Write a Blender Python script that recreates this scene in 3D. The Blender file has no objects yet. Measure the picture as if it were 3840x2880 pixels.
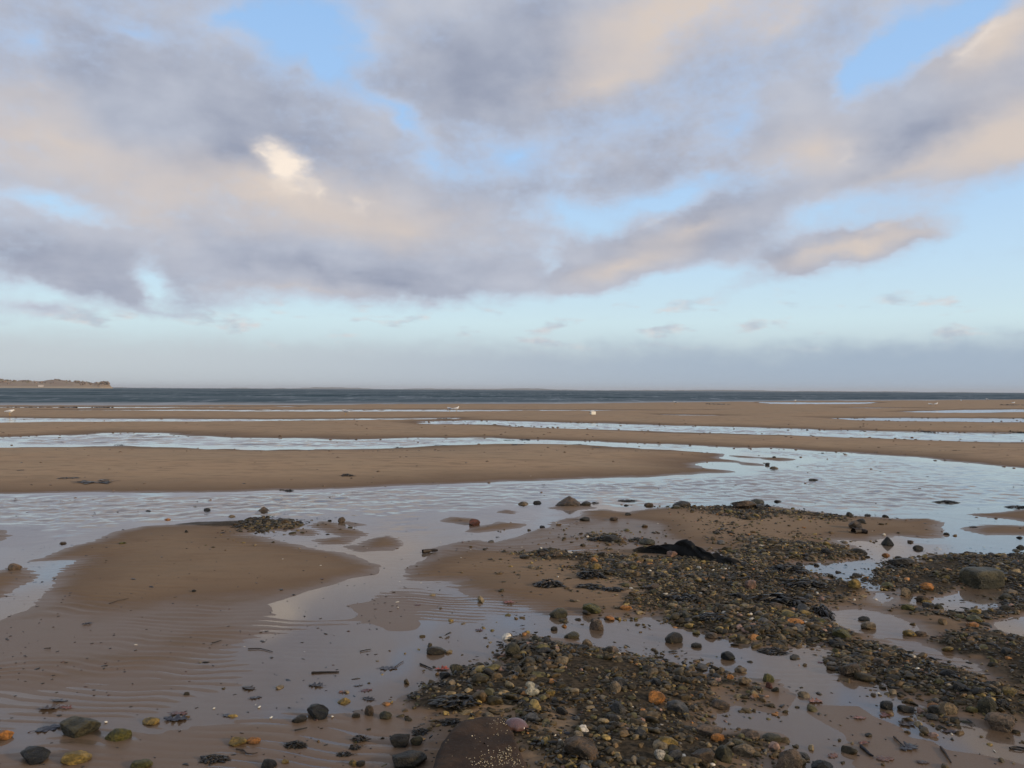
import bpy, math, random
import numpy as np
from mathutils import Matrix, Vector

random.seed(7)
RNG = np.random.default_rng(7)
scene = bpy.context.scene
COL = scene.collection

# ------------------------------------------------------------------ camera
HAZE = True
CAM_H = 1.6
FPX = 1920 / math.tan(math.radians(33.0))          # focal length in photo pixels (3840 wide)
ROLL = math.atan2(21.0, 3840.0)
PITCH = math.atan2(1462.0 - 1440.0, FPX)
_H = np.array([1.0, 0.0, 0.0])
_F = np.array([0.0, math.cos(PITCH), math.sin(PITCH)])
_Z = np.array([0.0, -math.sin(PITCH), math.cos(PITCH)])
_R = math.cos(ROLL) * _H + math.sin(ROLL) * _Z
_U = -math.sin(ROLL) * _H + math.cos(ROLL) * _Z
cam_data = bpy.data.cameras.new("camera")
cam_data.sensor_fit = 'HORIZONTAL'
cam_data.angle = math.radians(66.0)
cam_data.clip_start = 0.05
cam_data.clip_end = 60000
cam = bpy.data.objects.new("camera", cam_data)
COL.objects.link(cam)
cam.matrix_world = Matrix(((_R[0], _U[0], -_F[0], 0), (_R[1], _U[1], -_F[1], 0), (_R[2], _U[2], -_F[2], CAM_H), (0, 0, 0, 1)))
scene.camera = cam

def ray(x, y):
    d = _F + (x - 1920.0) / FPX * _R - (y - 1440.0) / FPX * _U
    return d / np.linalg.norm(d)

def ground(x, y, z=0.0):
    """where the sight line through a point of the photograph meets the level z"""
    d = ray(x, y)
    t = (z - CAM_H) / min(d[2], -1e-5)
    return np.array([d[0] * t, d[1] * t])

# ------------------------------------------------------------------ exposure
scene.view_settings.view_transform = 'Standard'
scene.view_settings.look = 'None'
scene.view_settings.exposure = 0.0
scene.view_settings.gamma = 1.0
scene.view_settings.use_curve_mapping = False
scene.render.engine = 'CYCLES'
scene.cycles.max_bounces = 8
scene.cycles.diffuse_bounces = 2
scene.cycles.glossy_bounces = 3
scene.cycles.transparent_max_bounces = 10
scene.cycles.caustics_reflective = False
scene.cycles.caustics_refractive = False
scene.cycles.use_denoising = True

# ------------------------------------------------------------------ sun
SUN_AZ = math.radians(118.0)       # to the right of the view and a little behind it
SUN_EL = math.radians(16.0)
sd_ = bpy.data.lights.new("sun", 'SUN')
sd_.energy = 2.8
sd_.angle = math.radians(6.0)
sd_.color = (1.0, 0.80, 0.56)
sun = bpy.data.objects.new("sun", sd_)
COL.objects.link(sun)
_sdir = Vector((math.sin(SUN_AZ) * math.cos(SUN_EL), math.cos(SUN_AZ) * math.cos(SUN_EL), math.sin(SUN_EL)))
sun.rotation_euler = _sdir.to_track_quat('Z', 'Y').to_euler()

# ------------------------------------------------------------------ world: Nishita sky with procedural clouds
def lin(r, g, b):
    f = lambda c: (c / 255 / 12.92) if c / 255 <= 0.04045 else ((c / 255 + 0.055) / 1.055) ** 2.4
    return (f(r), f(g), f(b))

class NT:
    """small helper for writing node trees"""
    def __init__(s, tree):
        s.t = tree
        s.n = tree.nodes
        s.l = tree.links
    def _in(s, sock, v):
        if v is None:
            return
        if isinstance(v, bpy.types.NodeSocket):
            s.l.new(v, sock)
        elif isinstance(v, (tuple, list)):
            if len(sock.default_value) == 4 and len(v) == 3:
                v = (*v, 1.0)
            sock.default_value = v
        else:
            sock.default_value = v
    def node(s, typ, ins=None, **props):
        nd = s.n.new(typ)
        for k, v in props.items():
            setattr(nd, k, v)
        for k, v in (ins or {}).items():
            s._in(nd.inputs[k], v)
        return nd
    def math(s, op, a, b=None, c=None, clamp=False):
        nd = s.node('ShaderNodeMath', operation=op, use_clamp=clamp)
        for i, v in enumerate((a, b, c)):
            s._in(nd.inputs[i], v)
        return nd.outputs[0]
    def vmath(s, op, a, b=None):
        nd = s.node('ShaderNodeVectorMath', operation=op)
        s._in(nd.inputs[0], a)
        s._in(nd.inputs[1], b)
        return nd.outputs[0]
    def mix(s, fac, a, b, mode='MIX'):
        nd = s.node('ShaderNodeMix', data_type='RGBA', blend_type=mode, clamp_factor=True)
        s._in(nd.inputs[0], fac)
        s._in(nd.inputs[6], a)
        s._in(nd.inputs[7], b)
        return nd.outputs[2]
    def smooth(s, v, lo, hi, a=0.0, b=1.0):
        nd = s.node('ShaderNodeMapRange', interpolation_type='SMOOTHSTEP')
        for i, q in enumerate((v, lo, hi, a, b)):
            s._in(nd.inputs[i], q)
        return nd.outputs[0]
    def noise(s, vec, scale, detail=4.0, rough=0.5, dist=0.0, color=False):
        nd = s.node('ShaderNodeTexNoise', {'Vector': vec, 'Scale': scale, 'Detail': detail, 'Roughness': rough, 'Distortion': dist})
        return nd.outputs['Color' if color else 0]
    def comb(s, x, y, z=0.0):
        nd = s.node('ShaderNodeCombineXYZ')
        for i, v in enumerate((x, y, z)):
            s._in(nd.inputs[i], v)
        return nd.outputs[0]

world = bpy.data.worlds.new("World")
scene.world = world
world.use_nodes = True
wt = world.node_tree
wt.nodes.clear()
W = NT(wt)

def azel(x, y):
    d = ray(x, y)
    return math.atan2(d[0], d[1]), math.atan2(d[2], math.hypot(d[0], d[1]))

sky = W.node('ShaderNodeTexSky', sky_type='NISHITA', sun_disc=False, sun_elevation=SUN_EL, sun_rotation=SUN_AZ,
             altitude=0.0, air_density=1.0, dust_density=0.6, ozone_density=2.0)
tc = W.node('ShaderNodeTexCoord')
dirv = W.vmath('NORMALIZE', tc.outputs['Generated'])
sx = W.node('ShaderNodeSeparateXYZ', {0: dirv})
dx, dy, dz = sx.outputs
az = W.math('ARCTAN2', dx, dy)
hyp = W.math('SQRT', W.math('ADD', W.math('MULTIPLY', dx, dx), W.math('MULTIPLY', dy, dy)))
el = W.math('ARCTAN2', dz, hyp)
elp = W.math('MAXIMUM', el, 0.0)
# cloud-layer plane: foreshortens towards the horizon as a real layer does
den = W.math('ADD', W.math('MAXIMUM', dz, 0.0), 0.10)
plane = W.comb(W.math('DIVIDE', dx, den), W.math('DIVIDE', dy, den), 0.0)
ae = W.comb(az, el, 0.0)
warp = W.noise(W.comb(W.math('MULTIPLY', az, 1.0), W.math('MULTIPLY', el, 1.6), 3.3), 7.0, 5.0, 0.55, color=True)
warp = W.vmath('MULTIPLY', W.vmath('SUBTRACT', warp, (0.5, 0.5, 0.5)), (0.13, 0.075, 0.0))
aew = W.vmath('ADD', ae, warp)
warp2 = W.noise(W.comb(W.math('MULTIPLY', az, 1.0), W.math('MULTIPLY', el, 1.7), 8.3), 26.0, 4.0, 0.55, color=True)
aew2 = W.vmath('ADD', aew, W.vmath('MULTIPLY', W.vmath('SUBTRACT', warp2, (0.5, 0.5, 0.5)), (0.045, 0.030, 0.0)))

def blobs(vec, start, items):
    """adds soft ellipses: x, y, rx, ry in photo pixels, turn in degrees (clockwise in the picture), weight"""
    acc = start
    for (x, y, rx, ry, rot, wgt) in items:
        a, e = azel(x, y)
        mp = W.node('ShaderNodeMapping', {'Vector': vec, 'Location': (a, e, 0.0), 'Rotation': (0, 0, math.radians(-rot)),
                                          'Scale': (rx / FPX * 1.5, ry / FPX * 1.5, 1.0)}, vector_type='TEXTURE')
        g = W.node('ShaderNodeTexGradient', {'Vector': mp.outputs[0]}, gradient_type='QUADRATIC_SPHERE')
        acc = W.math('MULTIPLY_ADD', g.outputs['Fac'], wgt, acc)
    return acc

fb = W.noise(plane, 1.1, 7.0, 0.56, 0.2)
fb2 = W.noise(W.comb(W.math('MULTIPLY', az, 1.0), W.math('MULTIPLY', el, 1.45), 1.7), 9.0, 5.0, 0.52)
fb3 = W.noise(W.comb(W.math('MULTIPLY', az, 1.0), W.math('MULTIPLY', el, 1.8), 5.1), 30.0, 5.0, 0.6)
fbm = W.math('ADD', W.math('MULTIPLY', W.math('SUBTRACT', fb, 0.5), 0.55), W.math('MULTIPLY', W.math('SUBTRACT', fb2, 0.5), 0.95))
fbm = W.math('ADD', fbm, W.math('MULTIPLY', W.math('SUBTRACT', fb3, 0.5), 0.72))
# overcast deck above about seven degrees, open sky below it
edge = W.smooth(W.node('ShaderNodeSeparateXYZ', {0: aew2}).outputs[1], math.radians(5.0), math.radians(9.0), -0.62, 0.62)
cov = blobs(aew, edge, [
    # blue gaps
    (1110, 80, 230, 170, 0, -1.8), (1270, 220, 160, 120, 20, -1.2), (1470, 410, 180, 50, 40, -1.1), (1130, 230, 70, 60, 0, 0.7), (1180, 200, 40, 50, 0, 0.5), (900, 60, 200, 60, -25, -0.7),
    (1640, 600, 190, 80, 15, -0.75), (1950, 570, 170, 90, -10, -0.95), (1800, 480, 160, 70, 10, -0.4),
    (3620, 50, 300, 75, -24, -1.8), (3340, 200, 220, 95, -44, -2.0), (3200, 350, 60, 80, 20, -0.8),
    (2480, 745, 330, 65, -14, -1.75), (2130, 815, 180, 75, 5, -1.3), (2050, 1000, 70, 110, 20, -0.9),
    (3700, 800, 520, 170, -8, -1.9), (3150, 800, 260, 90, -20, -1.1), (3560, 1040, 600, 110, -4, -1.2), (3380, 895, 330, 45, -12, 1.1),
    (2650, 1060, 560, 70, -6, -1.15), (200, 770, 190, 38, 6, -1.35), (560, 1010, 110, 100, 30, -1.5), (620, 1070, 110, 60, 30, -1.0),
    (90, 170, 130, 70, 0, -0.55), (560, 150, 110, 50, 0, -0.6), (2700, 480, 260, 80, -30, -0.45), (2350, 470, 330, 110, -10, -0.25), (2150, 660, 120, 60, -20, -0.45), (2900, 640, 160, 70, -35, -0.35), (2500, 620, 700, 160, -8, 0.25), (3050, 480, 260, 160, -30, 0.45), (1750, 330, 260, 160, 20, 0.4),
    (1350, 990, 120, 25, -10, -0.6), (120, 1110, 160, 40, 0, -0.6),
    # cloud banks
    (3150, 950, 420, 62, -15, 1.9), (2990, 985, 200, 80, -12, 1.1), (2230, 1010, 330, 95, -12, 1.9), (2700, 870, 420, 110, -12, 1.0),
    (3620, 440, 420, 210, -28, 1.9), (3800, 180, 230, 190, -30, 1.7), (700, 480, 700, 300, 0, 0.7), (2000, 230, 620, 260, -8, 0.7),
    (1250, 990, 700, 110, 4, 0.8), (300, 1000, 420, 130, 0, 0.8), (1500, 800, 500, 200, 0, 0.5), (130, 1160, 260, 60, 0, 1.3), (620, 1130, 300, 45, 0, 0.9),
    (1750, 1050, 180, 60, -10, 0.8), (500, 1075, 900, 70, 1, 1.1), (1350, 1065, 420, 55, 0, 0.7), (2250, 1060, 200, 45, -8, 0.7),
])
fb4 = W.noise(W.comb(W.math('MULTIPLY', az, 1.0), W.math('MULTIPLY', el, 1.5), 2.2), 75.0, 4.0, 0.6)
cov = W.math('ADD', W.math('ADD', cov, fbm), W.math('MULTIPLY', W.math('SUBTRACT', fb4, 0.5), 0.42))
alpha = W.smooth(cov, -0.50, 0.92)
# small scraps of cloud low over the sea
scr = W.noise(W.comb(W.math('MULTIPLY', az, 13.0), W.math('MULTIPLY', el, 42.0), 9.0), 1.0, 5.0, 0.55)
band = W.math('MULTIPLY', W.smooth(el, math.radians(2.2), math.radians(3.6)), W.smooth(el, math.radians(5.4), math.radians(8.0), 1.0, 0.0))
scrap = W.math('MULTIPLY', W.smooth(scr, 0.53, 0.70), W.math('MULTIPLY', band, 0.7))
# how the cloud is lit: violet-grey shade, warm beige where the low sun reaches, cream on the brightest heads
warm = blobs(aew, 0.04, [
    (1000, 720, 620, 170, 4, 1.1), (150, 560, 420, 140, 8, 0.75), (1500, 850, 480, 130, 0, 0.65), (560, 800, 300, 130, 0, 0.4),
    (2550, 60, 620, 150, -14, 1.25), (2250, 300, 380, 90, -10, 0.65), (2900, 90, 260, 90, -25, 0.5),
    (3780, 110, 260, 130, -35, 1.3), (3800, 480, 260, 130, -25, 1.25), (3450, 640, 420, 70, -12, 0.5), (3060, 560, 250, 110, 0, 0.8),
    (2350, 1000, 300, 60, -12, 0.85), (3230, 925, 420, 50, -14, 1.0), (2550, 880, 330, 60, -10, 0.6), (3500, 150, 120, 80, -35, 0.5),
    (1150, 1075, 420, 40, 0, 0.35), (2650, 620, 300, 90, 0, 0.35), (60, 330, 180, 120, 0, 0.45), (3300, 1060, 300, 50, 0, 0.4),
    (760, 430, 420, 200, 0, -0.35), (2000, 250, 330, 200, 0, -0.25), (1300, 960, 500, 50, 3, -0.35),
])
warm = W.math('ADD', warm, W.math('MULTIPLY', W.math('SUBTRACT', fb2, 0.5), 0.35))
warm = W.math('ADD', warm, W.math('MULTIPLY', W.math('SUBTRACT', fb3, 0.5), 0.12))
warmc = W.math('MAXIMUM', warm, 0.0)
heads = blobs(aew2, -0.05, [
    (1080, 630, 125, 105, 20, 1.5), (1010, 575, 90, 45, 30, 0.7), (1130, 650, 70, 65, 0, 0.7), (1020, 720, 220, 90, 10, 0.35), (1215, 720, 60, 50, 0, 0.7), (1335, 750, 60, 35, 0, 0.6),
    (3720, 80, 180, 70, -35, 0.7), (3190, 570, 70, 70, -40, 0.45), (3300, 860, 130, 40, -10, 0.5), (2410, 840, 60, 30, -20, 0.5), (2500, 990, 130, 40, -10, 0.25), (3280, 985, 260, 30, -14, 0.35), (2450, 1060, 160, 30, -8, 0.3), (3620, 190, 90, 40, -35, 0.5),
])
heads = W.math('MULTIPLY', W.smooth(W.math('ADD', heads, W.math('MULTIPLY', W.math('SUBTRACT', fb3, 0.5), 0.5)), 0.0, 1.5), 0.95)
# thick parts of the deck are darker underneath
thick = blobs(aew2, 0.0, [
    (760, 430, 480, 200, 0, 0.55), (1250, 560, 300, 110, 15, 0.35), (1850, 240, 480, 190, -8, 0.5), (2300, 640, 420, 110, -15, 0.35), (3420, 560, 420, 110, -25, 0.6),
    (1250, 1010, 620, 70, 3, 0.45), (250, 980, 400, 110, 0, 0.4), (2150, 1020, 240, 60, -10, 0.45), (2620, 820, 260, 70, -18, 0.4), (2960, 1000, 160, 50, -10, 0.5), (200, 120, 300, 90, 0, 0.25),
])
tone_ = W.math('SUBTRACT', W.math('ADD', W.math('MULTIPLY', fb, 0.50), W.math('MULTIPLY', fb2, 0.62)), W.math('MULTIPLY', thick, 0.30))
shade_col = W.mix(W.smooth(tone_, 0.16, 0.80), lin(136, 145, 168), lin(192, 198, 212))
cloud = W.mix(W.smooth(warmc, -0.1, 1.15), shade_col, lin(214, 202, 194))
cloud = W.mix(heads, cloud, lin(255, 240, 224))
# thin edges of cloud take on the light behind them
thin = W.math('MULTIPLY', W.math('MULTIPLY', alpha, W.math('SUBTRACT', 1.0, alpha)), 1.5)
cloud = W.mix(thin, cloud, lin(205, 210, 226))
skyc = W.vmath('MULTIPLY', sky.outputs[0], (0.10, 0.10, 0.10))
SKYMIX = [(0.0, lin(196, 208, 214)), (2.6, lin(200, 216, 224)), (4.8, lin(212, 236, 244)), (9.0, lin(198, 228, 251)), (16.0, lin(174, 211, 252)), (26.0, lin(158, 199, 246)), (60.0, lin(92, 140, 205)), (90.0, lin(70, 115, 185))]
rampn = W.node('ShaderNodeValToRGB', {'Fac': W.math('DIVIDE', elp, math.radians(90.0))})
rampn.color_ramp.elements[0].position = 0.0
rampn.color_ramp.elements[0].color = (*SKYMIX[0][1], 1)
rampn.color_ramp.elements[1].position = 1.0
rampn.color_ramp.elements[1].color = (*SKYMIX[-1][1], 1)
for dg, c in SKYMIX[1:-1]:
    e_ = rampn.color_ramp.elements.new(dg / 90.0)
    e_.color = (*c, 1)
veil = W.mix(0.90, skyc, rampn.outputs[0])          # moist air thickens the Nishita blue
veil = W.mix(scrap, veil, W.mix(W.smooth(fb3, 0.35, 0.65), lin(180, 188, 202), lin(222, 214, 214)))
full = W.mix(alpha, veil, cloud)
# grey bank lying along the horizon
bank_e = W.math('ADD', el, W.math('ADD', W.math('MULTIPLY', W.math('SUBTRACT', fb2, 0.5), 0.04), W.math('MULTIPLY', W.math('SUBTRACT', fb3, 0.5), 0.03)))
bank = W.math('MULTIPLY', W.smooth(bank_e, math.radians(1.8), math.radians(4.2), 0.95, 0.0), W.smooth(az, -0.6, 0.1, 0.75, 1.0))
bank_c = W.mix(W.smooth(az, -0.55, 0.45), lin(196, 204, 210), lin(163, 181, 200))
full = W.mix(bank, full, bank_c)
# under the horizon the same dull light as just above it
bg = W.node('ShaderNodeBackground', {'Color': full, 'Strength': 1.0})
out = W.node('ShaderNodeOutputWorld', {'Surface': bg.outputs[0]})
world.cycles.sampling_method = 'MANUAL'
world.cycles.sample_map_resolution = 512

# ------------------------------------------------------------------ noise helpers
def _hash(ix, iy, seed):
    h = (ix.astype(np.int64) * 374761393 + iy.astype(np.int64) * 668265263 + seed * 1442695041) & 0xFFFFFFFF
    h = ((h ^ (h >> 13)) * 1274126177) & 0xFFFFFFFF
    h = h ^ (h >> 16)
    return (h & 0xFFFFFF).astype(np.float64) / float(0xFFFFFF)

def vnoise(x, y, seed=0):
    x = np.asarray(x, float); y = np.asarray(y, float)
    ix = np.floor(x); iy = np.floor(y)
    fx = x - ix; fy = y - iy
    fx = fx * fx * fx * (fx * (fx * 6 - 15) + 10); fy = fy * fy * fy * (fy * (fy * 6 - 15) + 10)
    a = _hash(ix, iy, seed); b = _hash(ix + 1, iy, seed); c = _hash(ix, iy + 1, seed); d = _hash(ix + 1, iy + 1, seed)
    return (a * (1 - fx) + b * fx) * (1 - fy) + (c * (1 - fx) + d * fx) * fy - 0.5

def fbm2(x, y, octs=4, seed=0, gain=0.5):
    t = 0.0; amp = 1.0
    for o in range(octs):
        t = t + amp * vnoise(x * 2 ** o + 17.3 * o, y * 2 ** o - 9.1 * o, seed + o)
        amp *= gain
    return t

def sstep(v, a, b):
    t = np.clip((v - a) / (b - a), 0, 1)
    return t * t * (3 - 2 * t)

# ------------------------------------------------------------------ outlines traced on the ground (photo pixels -> metres)
def to_ground(pts):
    return np.array([ground(x, y) for x, y in pts])

class Poly:
    def __init__(s, pts, world=False):
        s.p = np.array(pts, float) if world else to_ground(pts)
        s.lo = s.p.min(0); s.hi = s.p.max(0)
    def sd(s, x, y):
        """signed distance in metres, positive inside"""
        best = np.full(x.shape, 1e9, np.float32)
        inside = np.zeros(x.shape, bool)
        x = x.astype(np.float32); y = y.astype(np.float32)
        n = len(s.p)
        for i in range(n):
            x0, y0 = s.p[i]; x1, y1 = s.p[(i + 1) % n]
            ex, ey = x1 - x0, y1 - y0
            L = ex * ex + ey * ey
            if L < 1e-12:
                continue
            wx = x - np.float32(x0); wy = y - np.float32(y0)
            t = np.clip((wx * ex + wy * ey) / L, 0, 1).astype(np.float32)
            qx = wx - t * np.float32(ex); qy = wy - t * np.float32(ey)
            np.minimum(best, qx * qx + qy * qy, out=best)
            if y0 != y1:
                c = ((y0 <= y) & (y < y1)) | ((y1 <= y) & (y < y0))
                inside ^= c & (wx < (wy * np.float32(ex / ey)))
        d = np.sqrt(best)
        return np.where(inside, d, -d)

MAIN = [(-900, 1648), (-300, 1643), (0, 1640), (112, 1637), (329, 1629), (376, 1623), (588, 1625), (658, 1631), (858, 1641), (1058, 1644), (1300, 1649), (1435, 1645),
        (1576, 1641), (1835, 1641), (1935, 1647), (2081, 1651), (2228, 1655), (2375, 1662), (2595, 1669), (2758, 1680), (2888, 1681), (3116, 1695),
        (3441, 1713), (3546, 1731), (3840, 1754), (4300, 1790), (5000, 1830), (5000, 2100),
        (4500, 2085), (3840, 2082), (3740, 2082), (3599, 2077), (3505, 2082), (3435, 2105), (3345, 2101), (3290, 2135), (3300, 2180), (3330, 2215), (3270, 2214),
        (3148, 2173), (3063, 2150), (3002, 2133), (2990, 2113), (3176, 2110), (3247, 2091), (3200, 2050), (3148, 2037), (3138, 2026), (3270, 2030), (3364, 2007),
        (3458, 2019), (3533, 2016), (3543, 1988), (3524, 1962), (3472, 1946), (3388, 1950), (3270, 1938), (3171, 1932), (3050, 1915), (2894, 1899),
        (2578, 1897), (2465, 1902), (2352, 1920), (2260, 1912), (2189, 1915), (2160, 1935), (2100, 1948), (2058, 1962), (2075, 1980), (2020, 1984), (1990, 2005), (1960, 2020), (1900, 2027), (1850, 2040),
        (1800, 2024), (1720, 2030), (1620, 2057), (1640, 2077), (1546, 2118), (1504, 2138), (1514, 2163), (1546, 2175), (1646, 2180), (1705, 2183), (1785, 2237),
        (1870, 2247), (1924, 2267), (1990, 2272), (2000, 2288), (2050, 2306), (2180, 2311), (2284, 2329), (2420, 2320), (2555, 2342), (2623, 2365), (2736, 2400),
        (2824, 2427), (2933, 2452), (3023, 2423), (3038, 2418), (3133, 2456), (3160, 2516), (3235, 2532), (3304, 2566), (3342, 2611), (3456, 2649), (3478, 2695),
        (3607, 2718), (3706, 2744), (3816, 2752), (4400, 2770), (4400, 3300), (2960, 3300), (2930, 2880), (2915, 2763), (2709, 2734), (2662, 2709), (2672, 2662), (2763, 2647),
        (2915, 2672), (3009, 2611), (2944, 2539), (2806, 2531), (2662, 2488), (2625, 2517), (2502, 2517), (2445, 2470), (2300, 2452), (2265, 2434), (2192, 2418),
        (2127, 2393), (2004, 2377), (1935, 2377), (1899, 2410), (1899, 2463), (1866, 2503), (1760, 2511), (1683, 2507), (1655, 2544), (1500, 2605), (1350, 2650),
        (1150, 2690), (900, 2695), (620, 2740), (300, 2810), (0, 2830), (-400, 2830), (-400, 2600), (200, 2575), (500, 2520), (800, 2440), (980, 2370), (900, 2330), (880, 2290), (1019, 2255),
        (1099, 2235), (1149, 2218), (1273, 2188), (1333, 2170), (1422, 2158), (1432, 2143), (1430, 2118), (1372, 2108), (1313, 2083), (1178, 2058), (1114, 2038),
        (1024, 2026), (945, 2006), (960, 1992), (1100, 1985), (1110, 1965), (900, 1952), (740, 1962), (646, 1969), (547, 1974), (447, 1994), (348, 2029), (248, 2054),
        (209, 2074), (174, 2094), (139, 2101), (199, 2099), (278, 2100), (281, 2106), (263, 2129), (243, 2148), (214, 2183), (169, 2213), (134, 2243), (104, 2273), (50, 2293), (0, 2318),
        (-300, 2400), (-900, 2450)]
SEA_LINE = [(-1500, 1526), (-600, 1523), (0, 1521), (1200, 1519), (1900, 1516), (2400, 1511), (2950, 1505), (3840, 1499), (5200, 1493)]
_sl = [ground(x, y) for x, y in SEA_LINE]
SEA = [tuple(q) for q in _sl] + [(9000, 5000), (-9000, 5000), (-1500, float(_sl[0][1]))]
WATERS = [
    MAIN,
    # second runnel and the pools and wet lines farther out
    [(-600, 1562), (0, 1566), (260, 1569), (640, 1571.5), (1040, 1572), (1290, 1570.5), (1560, 1568), (1710, 1567.5), (1710, 1570.5), (1390, 1575), (1040, 1579), (640, 1582), (260, 1584), (0, 1584.5), (-600, 1586)],
    [(1562, 1587), (1629, 1578), (1836, 1578), (2074, 1583), (2222, 1587), (2400, 1593), (2758, 1601), (3116, 1613), (3474, 1619), (3840, 1624), (4600, 1632), (4600, 1680), (3840, 1661),
     (3507, 1652), (3181, 1641), (2790, 1628), (2400, 1615), (2114, 1605.6), (1970, 1602), (1911, 1594.5), (1799, 1591.6), (1625, 1591)],
    [(200, 1537.5), (1200, 1536), (1900, 1537), (2500, 1538.5), (2690, 1537.5), (2690, 1539.5), (2400, 1539.5), (1730, 1543), (1200, 1543), (600, 1541.5)],
    [(-500, 1525), (0, 1526), (600, 1526.5), (1100, 1524), (1100, 1527.5), (600, 1530), (0, 1530), (-500, 1530)],
    [(3100, 1569), (3376, 1567), (3840, 1569), (4700, 1570), (4700, 1592), (3840, 1583), (3507, 1581), (3214, 1576)],
    [(3190, 1528.5), (3420, 1530), (3430, 1532.5), (3200, 1531.5)],
    [(3330, 1545.5), (3600, 1537.5), (3840, 1535.5), (4700, 1536), (4700, 1548), (3840, 1546), (3560, 1549)],
    [(2840, 1508.5), (3290, 1508), (3290, 1511), (3200, 1516), (2900, 1516.5)],
    [(2500, 1554.5), (2680, 1556), (2680, 1559), (2500, 1557.5)],
    # puddles on the near beach
    [(2103, 1963), (2171, 1961), (2180, 1970), (2110, 1974)], [(2284, 1982), (2343, 1974), (2350, 1988), (2290, 1997)],
    [(2460, 2035), (2520, 2031), (2540, 2055), (2470, 2062)], [(2623, 2069), (2720, 2072), (2740, 2090), (2640, 2090)],
    [(2036, 2056), (2210, 2052), (2220, 2068), (2060, 2073)], [(1900, 2034), (2000, 2024), (2060, 2046), (1990, 2056), (1910, 2055)], [(2195, 1945), (2222, 1950), (2218, 1962), (2200, 1960)],
    # pools among the stones on the right
    [(3618, 2195), (3755, 2195), (3765, 2240), (3745, 2285), (3660, 2290), (3600, 2300), (3520, 2290), (3420, 2262), (3400, 2235), (3520, 2240), (3590, 2225)],
    [(3700, 2335), (3790, 2312), (3900, 2305), (4300, 2330), (4300, 2420), (3860, 2395), (3720, 2362)],
    [(3110, 2300), (3240, 2290), (3340, 2310), (3440, 2350), (3390, 2395), (3290, 2390), (3200, 2370), (3140, 2340)],
    [(3340, 2400), (3440, 2408), (3560, 2450), (3660, 2490), (3720, 2540), (3640, 2520), (3520, 2480), (3400, 2440)],
    [(3300, 2225), (3330, 2240), (3310, 2262), (3280, 2245)],
]
ISLES = [
    [(-900, 1682), (0, 1678), (294, 1674), (541, 1672), (588, 1675), (764, 1682), (940, 1686), (1300, 1687), (1553, 1678), (1729, 1669), (1876, 1663), (1993, 1663), (2140, 1665),
     (2211, 1666), (2317, 1678), (2465, 1685), (2595, 1694), (2706, 1702), (2712, 1718), (2843, 1737), (2850, 1746), (2780, 1745), (2740, 1733), (2650, 1732), (2608, 1744),
     (2620, 1752), (2690, 1762), (2700, 1768), (2560, 1780), (2493, 1785), (2258, 1795), (1905, 1806), (1611, 1818), (1300, 1832), (1058, 1839), (705, 1847), (353, 1847), (0, 1852), (-900, 1862)],
    [(-400, 1985), (35, 1987), (40, 2009), (0, 2029), (-400, 2040)],
    [(-400, 2170), (0, 2150), (40, 2135), (85, 2135), (120, 2160), (95, 2190), (50, 2218), (0, 2243), (-400, 2270)],
    [(1745, 1994), (1870, 1959), (1959, 1964), (1944, 1979), (1795, 1996)], [(1653, 1954), (1696, 1939), (1770, 1944), (1800, 1962), (1745, 1967)],
    [(1835, 1922), (1895, 1909), (1934, 1914), (1959, 1922), (1925, 1932)], [(1178, 1969), (1208, 1957), (1243, 1964), (1278, 1979), (1372, 1999), (1372, 2009), (1298, 2014), (1238, 1991)],
    [(1168, 2024), (1298, 2011), (1348, 2014), (1293, 2041), (1208, 2041)], [(1288, 2049), (1348, 2044), (1392, 2019), (1452, 2011), (1502, 2029), (1509, 2046), (1472, 2064), (1362, 2069)],
    [(1298, 1959), (1372, 1969), (1328, 1972)], [(1099, 2004), (1124, 1986), (1169, 1991), (1178, 2006)], [(2060, 1905), (2110, 1895), (2190, 1897), (2230, 1905), (2120, 1916)],
    [(3599, 1983), (3717, 1969), (3840, 1974), (4200, 1980), (4200, 2010), (3860, 2007), (3693, 2009)], [(3632, 1929), (3740, 1922), (3860, 1908), (4300, 1905), (4300, 1970), (3860, 1960), (3787, 1946), (3717, 1941)],
    [(2740, 1708), (2830, 1712), (2835, 1719), (2760, 1716)], [(2860, 1716), (2950, 1722), (2920, 1728), (2860, 1722)],
]
# zones drawn towards a level: (outline, level, edge width, how much the ripples stand out)
ZONES = [
    ([(-500, 2340), (0, 2300), (160, 2262), (420, 2262), (700, 2225), (900, 2235), (1040, 2255), (1010, 2330), (980, 2380), (800, 2450), (500, 2530), (200, 2585), (-500, 2620)], 0.0017, 0.65, 1.6),
    ([(-500, 2850), (100, 2835), (400, 2790), (700, 2735), (1000, 2700), (1350, 2660), (1560, 2610), (1700, 2640), (1640, 3200), (-500, 3200)], 0.0004, 0.30, 0.95),
    ([(2960, 2640), (3200, 2560), (3420, 2670), (3560, 2740), (3850, 2790), (4400, 2800), (4400, 3300), (2960, 3300)], 0.0016, 0.45, 0.40),
    ([(1050, 2290), (1280, 2220), (1500, 2180), (1700, 2215), (1950, 2300), (1850, 2420), (1600, 2520), (1300, 2620), (900, 2670), (500, 2720), (100, 2740), (50, 2640), (500, 2560), (900, 2450), (1100, 2370)], -0.0004, 0.55, 1.15),
    ([(1880, 2030), (2160, 1950), (2360, 1940), (2520, 1960), (2560, 2050), (2300, 2075), (1900, 2065), (1620, 2085), (1640, 2050)], 0.0030, 0.25, 1.3),
]
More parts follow.
